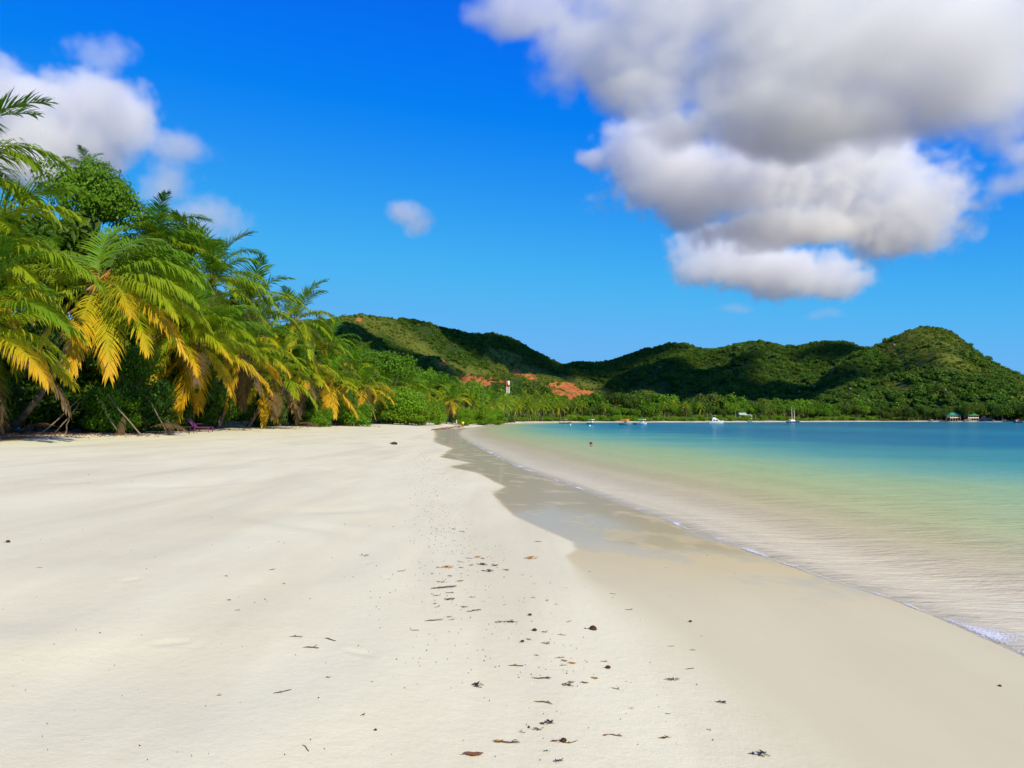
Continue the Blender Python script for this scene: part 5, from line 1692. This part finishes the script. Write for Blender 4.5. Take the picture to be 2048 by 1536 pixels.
def person(px, row_feet, label, shirt_m, bottom_m, face=-90, stride=0.3, water=False, long_sleeve=False, d=None):
    if water:
        x, y = on_water(px, row_feet); z = ground_z(x, y)
    elif d is not None:
        a, b = ray(px, HORIZON); x, y = a * d, d; z = ground_z(x, y)
    else:
        p = on_ground(px, row_feet); x, y, z = p
    root = empty("person", (x, y, z), R(face)); tag(root, label, "person")
    s = stride
    J = [((0, 0, 0.93), 0.125, 0.85), ((0, 0, 1.15), 0.12, 0.8), ((0.01, 0, 1.36), 0.135, 0.85), ((0.01, 0, 1.46), 0.06), ((0.03, 0, 1.53), 0.085), ((0.03, 0, 1.62), 0.095, 1.1), ((0.03, 0, 1.68), 0.06),
         ((0.0, 0.10, 0.86), 0.088), ((s * 0.45, 0.10, 0.49), 0.06), ((s * 0.35 - 0.06, 0.10, 0.10), 0.042), ((s * 0.35 + 0.12, 0.11, 0.035), 0.035),
         ((0.0, -0.10, 0.86), 0.088), ((-s * 0.25, -0.10, 0.48), 0.06), ((-s * 0.95, -0.10, 0.12), 0.042), ((-s * 0.95 + 0.16, -0.11, 0.035), 0.035),
         ((0.01, 0.19, 1.38), 0.06), ((-0.06 - s * 0.2, 0.25, 1.12), 0.046), ((0.06 - s * 0.2, 0.25, 0.88), 0.034), ((0.10 - s * 0.2, 0.25, 0.78), 0.036),
         ((0.01, -0.19, 1.38), 0.06), ((0.0 + s * 0.2, -0.25, 1.12), 0.046), ((0.14 + s * 0.2, -0.25, 0.90), 0.034), ((0.18 + s * 0.2, -0.25, 0.80), 0.036)]
    B = [(0, 1), (1, 2), (2, 3), (3, 4), (4, 5), (5, 6), (0, 7), (7, 8), (8, 9), (9, 10), (0, 11), (11, 12), (12, 13), (13, 14), (2, 15), (15, 16), (16, 17), (17, 18), (2, 19), (19, 20), (20, 21), (21, 22)]
    skin_body("body", J, B, M_SKIN, root)
    T = [((0, 0, 0.84), 0.185, 0.85), ((0, 0, 1.1), 0.165, 0.82), ((0.01, 0, 1.36), 0.165, 0.85), ((0.01, 0, 1.45), 0.085), ((0.01, 0.19, 1.39), 0.082), ((-0.05 - s * 0.2, 0.245, 1.17), 0.075), ((0.01, -0.19, 1.39), 0.082), ((0.0 + s * 0.2, -0.245, 1.17), 0.075)]
    skin_body("shirt", T, [(0, 1), (1, 2), (2, 3), (2, 4), (4, 5), (2, 6), (6, 7)], shirt_m, root)
    S = [((0, 0, 0.93), 0.15, 0.9), ((0, 0.10, 0.82), 0.115), ((s * 0.3, 0.10, 0.58), 0.095), ((0, -0.10, 0.82), 0.115), ((-s * 0.15, -0.10, 0.58), 0.095)]
    skin_body("shorts", S, [(0, 1), (1, 2), (0, 3), (3, 4)], bottom_m, root)
    hd = link("hair", lumpy_sphere("hair", 0.118, 3, M_HAIR, (1.0, 0.88, 0.9), 0.12, 2), root, (0.005, 0, 1.655))
    return root
person(926, 857, "walker in a bright yellow shirt at the water's edge", M_SHIRT, M_SHORTS, 100, 0.35, water=True)
person(913, 843, "person in white bending at the edge of the grove behind the yellow shirted walker", M_LINEN, M_LINEN, 20, 0.25, d=205)

# swimmer: head, neck and the top of the shoulders out of the water
x, y = on_water(1182, 893)
root = empty("person", (x, y, 0), R(-30)); tag(root, "swimmer up to the neck in the shallow water, dark hair", "person")
J = [((0, 0, -0.34), 0.15, 1.15), ((0, 0, -0.12), 0.12, 1.2), ((0.01, 0, 0.0), 0.064), ((0.03, 0, 0.09), 0.078, 0.92), ((0.035, 0, 0.18), 0.105, 0.88), ((0.025, 0, 0.25), 0.10, 0.88), ((0.02, 0, 0.30), 0.055),
     ((0.0, 0.17, -0.08), 0.075), ((0.05, 0.33, -0.22), 0.055), ((0.0, -0.17, -0.08), 0.075), ((0.05, -0.33, -0.22), 0.055), ((0.135, 0, 0.165), 0.018), ((0.118, 0, 0.20), 0.012), ((0.105, 0, 0.085), 0.03)]
skin_body("body", J, [(0, 1), (1, 2), (2, 3), (3, 4), (4, 5), (5, 6), (1, 7), (7, 8), (1, 9), (9, 10), (4, 11), (11, 12), (3, 13)], M_SKIN, root)
link("hair", lumpy_sphere("hair", 0.128, 3, M_HAIR, (1.02, 0.88, 0.86), 0.14, 5), root, (-0.004, 0, 0.245))
for sd in (-1, 1):
    link("ear", lumpy_sphere("ear", 0.028, 2, M_SKIN, (0.8, 0.4, 1.3), 0.1), root, (0.01, sd * 0.098, 0.17))
    link("eye", lumpy_sphere("eye", 0.012, 2, M_HAIR, (0.6, 1.2, 0.8), 0.0), root, (0.122, sd * 0.036, 0.195))
mb = MB(); mb.box(0.122, 0, 0.118, 0.02, 0.05, 0.012); mb.build("mouth", M_ROSE, root, bevel=0.004)

# ---------------------------------------------------------------- loungers, fence and fallen wood at the foot of the grove
M_PURPLE = plain("lounger_purple", (0.16, 0.035, 0.14), 0.6, 0.3, 0.15)
M_DARKW = plain("lounger_dark", (0.045, 0.03, 0.04), 0.6, 0.3, 0.15)
def lounger(px, d, rz, label, m, back=50):
    a, b = ray(px, HORIZON)
    x, y = a * d, d
    root = empty("sun_lounger", (x, y, ground_z(x, y)), R(rz)); tag(root, label, "sun lounger", "sun loungers under the palms")
    mb = MB()
    for s in (-1, 1): mb.box(0.15, s * 0.31, 0.32, 1.3, 0.05, 0.06)
    mb.build("frame", m, root)
    for k in range(8):
        mesh_obj("slat", *box_arrays(-0.42 + k * 0.16, 0, 0.365, 0.12, 0.62, 0.025), m, root)
    ca, sa = math.cos(R(back)), math.sin(R(back))
    mb = MB()
    for k in range(6):
        t0 = 0.04 + k * 0.135
        q = [(-0.5 - t0 * ca, -0.31, 0.36 + t0 * sa), (-0.5 - t0 * ca, 0.31, 0.36 + t0 * sa), (-0.5 - (t0 + 0.11) * ca, 0.31, 0.36 + (t0 + 0.11) * sa), (-0.5 - (t0 + 0.11) * ca, -0.31, 0.36 + (t0 + 0.11) * sa)]
        mb.add(q, [(0, 1, 2, 3)])
    ob = mb.build("backrest", m, root); md = ob.modifiers.new("thick", 'SOLIDIFY'); md.thickness = 0.03
    for sx in (-0.4, 0.7):
        for s in (-1, 1):
            mesh_obj("leg", *box_arrays(sx, s * 0.31, 0.15, 0.05, 0.05, 0.32), m, root)
    mb = MB(); mb.bar((-0.55, -0.33, 0.36), (-0.3, -0.33, 0.60), 0.025); mb.bar((-0.3, -0.33, 0.60), (0.2, -0.33, 0.60), 0.025); mb.build("armrest", m, root)
lounger(404, 57, -8, "purple sun lounger with raised back under the hanging orange frond", M_PURPLE)
lounger(367, 56.5, -4, "dark sun lounger left of the purple one", M_DARKW, 35)
lounger(350, 59, 8, "dark sun lounger behind the others, farthest left", M_DARKW, 30)

M_PICKET = plain("picket_grey", (0.26, 0.25, 0.235), 0.85, 0.2, 0.3)
pts = [at_depth(255, HORIZON, 62), at_depth(345, HORIZON, 67), at_depth(425, HORIZON, 74), at_depth(500, HORIZON, 82)]
root = empty("picket_fence", (pts[0].x, pts[0].y, 0)); tag(root, "low weathered picket fence in the shade behind the loungers", "fence")
pk = bpy.data.meshes.new("picket")
V, F = box_arrays(0, 0, 0.36, 0.105, 0.025, 0.72); V += [(0, -0.0125, 0.78), (0, 0.0125, 0.78)]
pk.from_pydata(V, [], F); pk.materials.append(M_PICKET)
rr = random.Random(3)
for a, b in zip(pts[:-1], pts[1:]):
    n = int((b - a).length / 0.21)
    ang = math.atan2(b.y - a.y, b.x - a.x)
    for i in range(n):
        q = a.lerp(b, (i + 0.5) / n)
        o = bpy.data.objects.new("picket", pk); COL.objects.link(o); o.parent = root
        o.location = (q.x - pts[0].x, q.y - pts[0].y, ground_z(q.x, q.y) - 0.03 + rr.uniform(-0.03, 0.03)); o.rotation_euler = (rr.uniform(-0.05, 0.05), rr.uniform(-0.04, 0.04), ang); o.scale = (1, 1, rr.uniform(0.9, 1.1))
    for h in (0.2, 0.55):
        za, zb_ = ground_z(a.x, a.y) + h, ground_z(b.x, b.y) + h
        mb = MB(); mb.bar((a.x - pts[0].x, a.y - pts[0].y + 0.03, za), (b.x - pts[0].x, b.y - pts[0].y + 0.03, zb_), 0.03, 4); mb.build("rail", M_PICKET, root)

M_STICK = plain("dead_wood", (0.24, 0.18, 0.13), 0.9, 0.1, 0.35, 5.0)
def stick(p0, p1, d0, d1, label, r=0.035, group="dead branches leaning in the shade"):
    a = at_depth(p0[0], p0[1], d0); b = at_depth(p1[0], p1[1], d1)
    b.z = ground_z(b.x, b.y) + 0.03
    rr = random.Random(int(p0[0] + p1[1]))
    pts_ = []
    for i in range(6):
        t = i / 5
        q = a.lerp(b, t) - b + Vector((rr.uniform(-0.05, 0.05), rr.uniform(-0.05, 0.05), -0.25 * math.sin(t * 3.14) * 0.3))
        pts_.append(q)
    pts_[-1] = Vector((0, 0, 0))
    mb = MB(); mb.pipe(pts_, [r * 0.5, r * 0.8, r, r, r * 1.1, r * 1.2], 6)
    ob = mb.build("dead_branch", M_STICK); ob.location = b
    tag(ob, label, "branch", group)
stick((213, 787), (284, 853), 44, 43, "long dead branch slanting down right to the sand under the leaning palm")
stick((200, 800), (240, 836), 44.5, 44.5, "shorter dead branch beside the long slanting one")
stick((160, 795), (82, 848), 44, 42, "dead branch slanting down left under the leaning palm")
stick((155, 810), (108, 852), 43.5, 42.5, "dead branch low behind the one slanting left")
stick((140, 820), (132, 856), 43, 42.5, "upright dead stub near the left branches")
stick((304, 806), (338, 838), 46, 46.5, "thin dead stalk above the dry broom shaped frond")

def dry_frond(px, d, dz, rot, size, label, ki=7):
    a, b = ray(px, HORIZON)
    x, y = a * d, d
    f = bpy.data.objects.new("dry_palm_frond", LIB_NEAR[ki][0]); COL.objects.link(f)
    f.location = (x, y, ground_z(x, y) + dz); f.rotation_euler = rot; f.scale = (size,) * 3; f.color = (1, 0.5, 1, 1)
    tag(f, label, "palm frond", "dry fronds at the foot of the grove")
dry_frond(334, 46.2, 1.15, (0, R(18), R(-40)), 0.36, "dry broom shaped frond drooping onto the sand", 8)
dry_frond(300, 45.5, 0.45, (R(8), R(-14), R(-8)), 0.5, "grey dry frond lying along the sand left of the broom shaped one", 6)
dry_frond(120, 42.5, 0.4, (0, R(-12), R(170)), 0.55, "brown dry frond lying under the slanting branches", 6)
dry_frond(590, 96, 0.35, (0, R(-8), R(4)), 0.75, "red brown fallen frond beside the small lime green shrub", 6)
dry_frond(250, 44.5, 1.3, (0, R(25), R(-100)), 0.42, "tassel of dry leaflets hanging above the sand in the shade", 8)

# driftwood beyond the walker
p = on_ground(958, 846)
mb = MB(); mb.pipe([(-1.4, 0.2, 0.1), (-0.5, 0, 0.16), (0.5, 0, 0.5), (1.3, -0.1, 1.3), (1.6, -0.1, 1.9)], [0.14, 0.17, 0.16, 0.12, 0.05], 7)
mb.pipe([(0.4, 0, 0.45), (0.2, 0.5, 0.9), (0.3, 0.7, 1.1)], [0.1, 0.06, 0.03], 6)
ob = mb.build("driftwood_log", M_STICK); ob.location = (p.x, p.y, p.z); tag(ob, "driftwood log with a raised end on the sand beyond the walker", "driftwood")
# ---------------------------------------------------------------- what the tide left on the sand
M_LEAFO = plain("dry_leaf_ochre", (0.40, 0.215, 0.055), 0.7, 0.25, 0.35, 30.0)
M_LEAFB = plain("dry_leaf_brown", (0.21, 0.085, 0.035), 0.7, 0.25, 0.35, 30.0)
M_LEAFR = plain("dry_leaf_red", (0.16, 0.022, 0.018), 0.7, 0.25, 0.3, 30.0)
M_WEED = plain("sea_weed_dark", (0.055, 0.030, 0.022), 0.75, 0.25, 0.5, 40.0)
M_TWIG = plain("twig_brown", (0.115, 0.068, 0.042), 0.85, 0.15, 0.4, 40.0)
M_SHELL = plain("shell_white", (0.80, 0.70, 0.56), 0.5, 0.4, 0.15, 30.0)
M_HUSK = plain("coconut_husk_brown", (0.060, 0.026, 0.016), 0.8, 0.2, 0.5, 12.0)

def leaf_shape(mb, L, W, rng, o=(0, 0, 0), rz=0.0, curl=0.35):
    n = 6
    V = []
    for i in range(n + 1):
        t = i / n
        w = W * math.sin(math.pi * (0.04 + 0.92 * t)) ** 0.8 * (1.1 - 0.35 * t)
        z = 0.004 + curl * L * (t - 0.5) ** 2 * 0.9
        x = (t - 0.5) * L
        for k in (-1, -0.5, 0, 0.5, 1):
            V.append((x, k * w / 2, z + abs(k) * w * 0.22 + rng.uniform(-1, 1) * 0.003))
    c, s = math.cos(rz), math.sin(rz)
    V = [(x * c - y * s + o[0], x * s + y * c + o[1], z + o[2]) for x, y, z in V]
    F = [(i * 5 + j, i * 5 + j + 1, i * 5 + j + 6, i * 5 + j + 5) for i in range(n) for j in range(4)]
    mb.add(V, F)
    a = (-0.5 * L * c + o[0], -0.5 * L * s + o[1], o[2] + 0.006); b = (-0.75 * L * c + o[0], -0.75 * L * s + o[1], o[2] + 0.004)
    mb.bar(a, b, L * 0.018, 4)

def twig_shape(mb, L, rng, r=0.003, o=(0, 0, 0), rz=None, fork=True):
    rz = rng.uniform(-0.5, 0.5) if rz is None else rz
    pts_ = []
    y = 0; dy = rng.uniform(-0.3, 0.3)
    for i in range(7):
        t = i / 6
        y += dy * L / 6; dy += rng.uniform(-0.5, 0.5)
        pts_.append(((t - 0.5) * L, y, r + 0.25 * L * rng.random() * 0.18 * math.sin(t * 3.14)))
    c, s = math.cos(rz), math.sin(rz)
    P = [(x * c - y_ * s + o[0], x * s + y_ * c + o[1], z + o[2]) for x, y_, z in pts_]
    mb.pipe(P, [r * k for k in (0.6, 1.0, 1.2, 1.1, 0.9, 1.0, 0.5)], 5)
    if fork and rng.random() < 0.7:
        q = P[rng.choice((2, 4))]
        a = rz + rng.choice((-1, 1)) * rng.uniform(0.5, 1.1)
        mb.pipe([q, (q[0] + 0.18 * L * math.cos(a), q[1] + 0.18 * L * math.sin(a), q[2] + 0.012), (q[0] + 0.3 * L * math.cos(a), q[1] + 0.3 * L * math.sin(a), q[2] + 0.004)], [r * 0.8, r * 0.7, r * 0.4], 4)

def weed_shape(mb, L, rng, dens=1.0):
    """tangle of short curled strips"""
    for k in range(int(9 * dens)):
        x = rng.gauss(0, 0.24) * L; y = rng.gauss(0, 0.10) * L
        l = L * rng.uniform(0.2, 0.5)
        if k % 3 == 0: leaf_shape(mb, l * 0.8, l * 0.3, rng, (x, y, rng.uniform(0, 0.10) * L), rng.uniform(0, 6.28), 0.9)
        else: twig_shape(mb, l, rng, L * 0.018, (x, y, rng.uniform(0, 0.07) * L), rng.uniform(-0.9, 0.9), False)

DEBRIS = [  # column, row, kind, width in pixels of the photograph
    (729.5, 1112, 'w', 18), (907, 1059, 'w', 11), (924, 1063, 't', 14), (956, 1115, 'o', 14), (966, 1118, 'o', 10), (938, 1117, 't', 15), (920, 1125, 't', 12), (943, 1131, 'o', 11), (968, 1130, 'w', 25), (991, 1132, 'r', 12),
    (978, 1143, 'w', 23), (897, 1136, 'x', 24), (877, 1136, 'x', 14), (923, 1136, 'o', 9), (921, 1163, 'o', 14), (884, 1165, 'x', 18), (801, 1143, 't', 17), (901, 1153, 'b', 9), (864, 1148, 'w', 9), (885, 1179, 't', 44), (899, 1186, 't', 18),
    (874, 1192, 't', 16), (899, 1200, 'w', 22), (868, 1208, 'w', 9), (876, 1215, 't', 16), (931, 1215, 'w', 16), (947, 1224, 't', 26), (944, 1195, 't', 14), (897, 1235, 'w', 12), (903, 1240, 't', 13), (860, 1245, 't', 27), (829, 1261, 't', 17),
    (998, 1245, 'w', 17), (1018, 1245, 'w', 22), (1060, 1231, 'p', 7), (1069, 1262, 'p', 9), (1088, 1265, 'w', 13), (1058, 1280, 'o', 10), (1045, 1284, 'p', 7), (1095, 1288, 'w', 20), (1123, 1270, 't', 15), (1139, 1244, 't', 16), (1093, 1202, 'w', 9),
    (1066, 1196, 't', 10), (1061, 1118, 'x', 28), (1076, 1084, 't', 15), (1013, 1141, 'b', 12), (1043, 1150, 's', 8), (1070, 1168, 's', 8), (1111, 1209, 's', 10), (973, 1181, 's', 10), (1226, 1188, 't', 12),
    (1258, 1220, 't', 16), (1381, 1244, 'p', 6), (1342, 1293, 't', 13), (1385, 1300, 't', 13), (1381, 1339, 't', 20), (1342, 1360, 'w', 22), (1207, 1324, 't', 13), (1216, 1337, 'p', 10), (1130, 1323, 'o', 14), (1145, 1328, 'o', 14), (1190, 1358, 'o', 14),
    (1170, 1367, 'b', 14), (1134, 1371, 'w', 22), (1143, 1366, 'b', 12), (1081, 1355, 't', 34), (1120, 1317, 't', 19), (1125, 1331, 't', 15), (1031, 1331, 't', 28), (956, 1372, 'w', 34), (1086, 1404, 't', 34), (1075, 1312, 'o', 8), (1094, 1449, 'w', 36),
    (1074, 1459, 'w', 22), (1043, 1464, 't', 11), (997, 1484, 'o', 18), (1009, 1490, 't', 45), (947, 1512, 'b', 36), (1091, 1503, 'w', 13), (1115, 1523, 'w', 22), (1111, 1484, 'r', 15), (1127, 1484, 'p', 13), (1139, 1488, 't', 28), (1212, 1472, 'b', 10),
    (1229, 1469, 't', 27), (1327, 1477, 'w', 22), (1445, 1406, 'w', 22), (1523, 1510, 'w', 36), (1255, 1364, 's', 10), (1265, 1419, 's', 16), (1231, 1377, 't', 18), (1334, 1427, 't', 10), (1417, 1459, 't', 8),
    (16, 1085, 'p', 8), (458, 1201, 'w', 10), (474, 1220, 't', 9), (589, 1276, 't', 25), (663, 1279, 't', 28), (622, 1295, 't', 30), (569, 1168, 'w', 8), (545, 1140, 't', 15), (438, 1392, 't', 8), (560, 1388, 't', 26), (657, 1356, 'b', 9), (726, 1431, 'w', 12),
    (616, 1493, 't', 27), (453, 1153, 'b', 7), (751, 1461, 'p', 6), (78, 1136, 't', 9), (2000, 1373, 'p', 6)]
NAMES = {'w': ("seaweed_tangle", "tangle of dark seaweed", "seaweed"), 'x': ("seaweed_tangle", "tangle of ochre seaweed", "seaweed"), 't': ("twig", "thin dark twig", "twig"), 'o': ("dry_leaf", "ochre dry leaf", "leaf"), 'b': ("dry_leaf", "brown dry leaf", "leaf"),
         'r': ("dry_leaf", "dark red dry leaf", "leaf"), 'p': ("seed_pod", "small dark seed pod", "seed pod"), 's': ("sea_shell", "small white shell", "shell")}
MATS = {'w': M_WEED, 'x': M_LEAFO, 't': M_TWIG, 'o': M_LEAFO, 'b': M_LEAFB, 'r': M_LEAFR, 'p': M_HUSK, 's': M_SHELL}
SPECIAL = {(1094, 1449): "largest tangle of dark seaweed on the sand near the bottom centre", (1523, 1510): "curved dark seaweed strip alone at the bottom right", (947, 1512): "curled brown leaf strip at the bottom edge, like a hook", (1009, 1490): "long thick twig under an ochre leaf near the bottom",
           (997, 1484): "ochre leaf lying against the long thick twig", (956, 1372): "long wiry seaweed strand left of the strand line in the foreground", (1086, 1404): "straight twig between the two biggest seaweed tangles", (1031, 1331): "forked twig left of the pair of ochre leaves",
           (1130, 1323): "left one of two ochre leaves lying tip to tip", (1145, 1328): "right one of two ochre leaves lying tip to tip", (1190, 1358): "pale ochre leaf above the lone brown leaf", (1170, 1367): "brown leaf right of the seaweed knot", (729.5, 1112): "dark seaweed scrap alone on the dry sand left of the strand line",
           (1061, 1118): "ochre seaweed strip nearest the wet sand", (991, 1132): "dark red leaf at the end of the dark seaweed", (1445, 1406): "dark seaweed scrap on the damp sand at right, above the bottom strip", (1342, 1360): "dark seaweed strip on the edge of the damp sand", (1327, 1477): "greenish seaweed tuft near the bottom right of centre",
           (885, 1179): "longest thin twig lying level in the strand line", (16, 1085): "lone seed pod at the left edge of the sand", (1127, 1484): "oval brown pod lying on a twig near the bottom", (1265, 1419): "largest white shell, at the end of a faint track", (1255, 1364): "white shell just above the largest one",
           (458, 1201): "dark scrap of seaweed on the open dry sand at left", (616, 1493): "bent twig standing up at the bottom left of centre", (2000, 1373): "tiny dark pod on the damp sand at the far right", (1111, 1484): "red brown leaf touching the oval pod", (1081, 1355): "wavy twig left of the brown leaf"}
def where(px, row):
    side = "on the dry sand left of the strand line" if px < 790 else ("on the damp sand right of the strand line" if px > 1200 else "in the strand line")
    dep = "far up" if row < 1150 else ("half way down" if row < 1260 else ("in the foreground" if row < 1400 else "nearest the viewer"))
    return side + ", " + dep
for i, (px, row, k, w) in enumerate(DEBRIS):
    rng = random.Random(i * 17 + 5)
    p = on_ground(px, row)
    L = w / FPX * p.y * 1.08
    mb = MB()
    if k in 'wx': weed_shape(mb, L, rng, 1.3 if w > 20 else 0.9)
    elif k == 't': twig_shape(mb, L, rng, max(0.0016, L * 0.028))
    elif k in 'obr': leaf_shape(mb, L, L * 0.42, rng, rz=rng.uniform(-0.6, 0.6), curl=0.5)
    elif k == 'p':
        me = lumpy_sphere("seed_pod", L / 2, 2, MATS[k], (1, 0.75, 0.62), 0.25, i)
        for v in me.vertices: v.co.z += L * 0.22
        mb.add([v.co[:] for v in me.vertices], [tuple(f.vertices) for f in me.polygons])
        twig_shape(mb, L * 0.9, rng, L * 0.03, (-L * 0.7, 0, 0), 0.1, False)
    else:
        for q in range(3 if w > 9 else 2):
            n = 7; V = [(0, 0, L * 0.12)]
            for j in range(n):
                a = math.pi * j / (n - 1)
                V.append((math.cos(a) * L * 0.3, math.sin(a) * L * 0.26, 0.002 + L * 0.03 * (j % 2)))
            o = (rng.uniform(-0.3, 0.3) * L, rng.uniform(-0.2, 0.2) * L)
            mb.add([(v[0] + o[0], v[1] + o[1], v[2]) for v in V], [(0, j, j + 1) for j in range(1, n)] + [tuple(range(n, 0, -1))])
    nm, lab, cat = NAMES[k]
    ob = mb.build(nm, MATS[k], smooth=(k == 'p'))
    ob.location = (p.x, p.y, p.z + 0.001); ob.rotation_euler = (0, 0, rng.uniform(-0.35, 0.35))
    tag(ob, SPECIAL.get((px, row), lab + " " + where(px, row)), cat, "flotsam on the sand")

# half a coconut and a husk
p = on_ground(1186, 1259)
root = empty("half_coconut", (p.x, p.y, p.z)); tag(root, "dark dome of half a coconut shell with a short stalk", "coconut")
me = lumpy_sphere("shell", 0.034, 3, M_HUSK, (1, 1, 0.9), 0.10, 4)
for v in me.vertices: v.co.z = max(v.co.z, -0.004)
link("shell", me, root, (0, 0, 0.004))
mb = MB(); mb.pipe([(-0.03, 0, 0.006), (-0.055, 0, 0.008), (-0.075, 0, 0.012)], [0.002, 0.002, 0.006], 5); mb.build("stalk", M_TWIG, root)
p = on_ground(788, 889)
root = empty("coconut_husk", (p.x, p.y, p.z), 0.1); tag(root, "brown coconut husk alone on the bright sand before the palms", "coconut husk")
link("husk", lumpy_sphere("husk", 0.19, 3, M_HUSK, (1.15, 0.8, 0.55), 0.3, 9), root, (0, 0, 0.07))
mb = MB(); mb.pipe([(-0.15, 0, 0.09), (-0.26, 0, 0.10), (-0.33, 0.01, 0.07)], [0.04, 0.025, 0.01], 6); mb.build("stalk", M_TWIG, root)

# crumbs of seaweed, too small to count, along the strand line and under the trees
def crumbs(name, spots, label, mat, lo, hi):
    rng = np.random.default_rng(len(spots))
    V, F = [], []
    for (x, y, z) in spots:
        s = rng.uniform(lo, hi) * (0.35 + 0.065 * y if hi < 0.02 else 0.6 + 0.02 * y)
        a = rng.uniform(0, 6.28); c, sn = math.cos(a) * s, math.sin(a) * s
        w = rng.uniform(0.2, 0.5)
        b = len(V)
        V += [(x - c, y - sn, z + 0.003), (x - sn * w, y + c * w, z + 0.004 + s * 0.25), (x + c, y + sn, z + 0.003), (x + sn * w, y - c * w, z + 0.002 + s * 0.15), (x, y, z + 0.008 + s * 0.5)]
        F += [(b, b + 3, b + 4), (b + 3, b + 2, b + 4), (b + 2, b + 1, b + 4), (b + 1, b, b + 4)]
    ob = mesh_obj(name, V, F, mat); tag(ob, label, kind='stuff')
rng = np.random.default_rng(77)
sp = []
for _ in range(620):
    row = 1536 - (1536 - 895) * rng.random() ** 0.45
    cx = np.interp(row, [900, 960, 1060, 1120, 1190, 1300, 1400, 1536], [845, 858, 880, 915, 900, 1010, 1060, 1060])
    wd = np.interp(row, [900, 1060, 1150, 1300, 1536], [16, 45, 90, 130, 170])
    px = cx + rng.normal() * wd
    p = on_ground(px, row); sp.append(tuple(p))
for _ in range(130):
    row = rng.uniform(890, 1110)
    p = on_ground(np.interp(row, [890, 960, 1060, 1110], [842, 858, 880, 905]) + rng.normal() * np.interp(row, [890, 1110], [9, 36]), row); sp.append(tuple(p))
for _ in range(170):
    p = on_ground(rng.uniform(0, 1500), rng.uniform(930, 1530)); sp.append(tuple(p))
crumbs("seaweed_crumbs", sp, "crumbs of dark seaweed strewn along the strand line", M_WEED, 0.0028, 0.0105)
sp = []
for _ in range(1500):
    px = rng.uniform(-60, 760) if rng.random() < 0.5 else rng.uniform(-60, 330)
    d = np.interp(px, [-60, 0, 195, 300, 400, 500, 590, 720], [37, 39, 42, 46, 56, 70, 86, 120]) + rng.normal() * 2.2 + 1.2
    a, b = ray(px, HORIZON)
    x, y = a * d, d
    sp.append((x, y, ground_z(x, y)))
crumbs("leaf_litter", sp, "brown leaf litter scattered where the sand meets the grove", M_LEAFB, 0.02, 0.075)

sp = []
for _ in range(420):
    t_ = rng.random()
    px = np.interp(t_, [0, 0.35, 1], [866, 885, 925]) + rng.normal() * 3; row = np.interp(t_, [0, 0.35, 1], [860, 857.5, 852.5]) + rng.normal() * 0.8
    p = on_ground(px, row); sp.append(tuple(p))
crumbs("brown_wrack", sp, "reddish brown line of weed washed up beside the walker", M_LEAFB, 0.03, 0.07)

# thin line of foam where the ripple ends
def foam():
    m, nt = new_mat("foam")
    t = NT(nt)
    nz = t.noise(42.0, 4, 0.7, t.geo_pos()).outputs[0]
    p = t.principled((0.88, 0.88, 0.86), 0.6, 0.3, t.bump(nz, 0.8, 0.01))
    tr = t.n('ShaderNodeBsdfTransparent')
    mx = t.n('ShaderNodeMixShader')
    t.put(mx.inputs[0], t.math('MULTIPLY', t.math('SUBTRACT', t.math('ADD', nz, t.attr('core').outputs['Fac']), 0.72, clamp=True), 4.0, clamp=True))
    nt.links.new(tr.outputs[0], mx.inputs[1]); nt.links.new(p.outputs[0], mx.inputs[2])
    t.out(mx.outputs[0])
    # follow the line where the water surface meets the sand
    P = SHORE[(SHORE[:, 1] > 3) & (SHORE[:, 1] < 75) & (SHORE[:, 0] < 20)]
    seg = np.hypot(*np.diff(P, axis=0).T); L = np.concatenate([[0], np.cumsum(seg)])
    n = 1200
    u = L[-1] * np.linspace(0, 1, n) ** 1.5
    x = np.interp(u, L, P[:, 0]); y = np.interp(u, L, P[:, 1])
    tx = np.gradient(x); ty = np.gradient(y); ln = np.hypot(tx, ty); tx /= ln; ty /= ln
    nx, ny = -ty, tx                                  # towards the land
    o = np.linspace(-0.3, 0.9, 80)
    qx = (x[:, None] + nx[:, None] * o).ravel(); qy = (y[:, None] + ny[:, None] * o).ravel()
    s = shore_s(qx, qy)
    dz = (sea_height(qx, qy, s) - beach_z(s, qx, qy)).reshape(n, -1)
    last = dz.shape[1] - 1 - np.argmax(dz[:, ::-1] > 0, axis=1)
    edge = o[last]
    wid = 0.05 + 0.75 * np.clip(fbm(u * 0.8, u * 0, 3, 91) * 2.2 - 0.85, 0, 1) + 0.0015 * y
    cols = [0.025, -0.12, -0.5, -1.0]
    V, C = [], []
    for c_, core in zip(cols, (0.24, 0.50, 0.30, 0.04)):
        o = edge + np.where(c_ > 0, c_, c_ * wid)
        qx = x + nx * o; qy = y + ny * o
        s = shore_s(qx, qy)
        z = np.maximum(sea_height(qx, qy, s), beach_z(s, qx, qy)) + 0.006 + (0.010 if core > 0.3 else 0.0)
        V.append(np.stack([qx, qy, z], 1)); C.append(np.full(n, core) * np.clip(2.4 * fbm(u * 1.3, u * 0 + 3, 3, 93) - 0.55, 0.0, 1.3))
    V = np.concatenate(V); C = np.concatenate(C)
    F = []
    for r_ in range(3):
        a = np.arange(n - 1) + r_ * n
        F.append(np.stack([a, a + 1, a + n + 1, a + n], 1))
    me = np_mesh("foam_line", V, np.concatenate(F), m); set_attr(me, 'core', C)
    tag(link("foam_line", me), "thin broken line of white foam along the water's edge", kind='stuff')
foam()
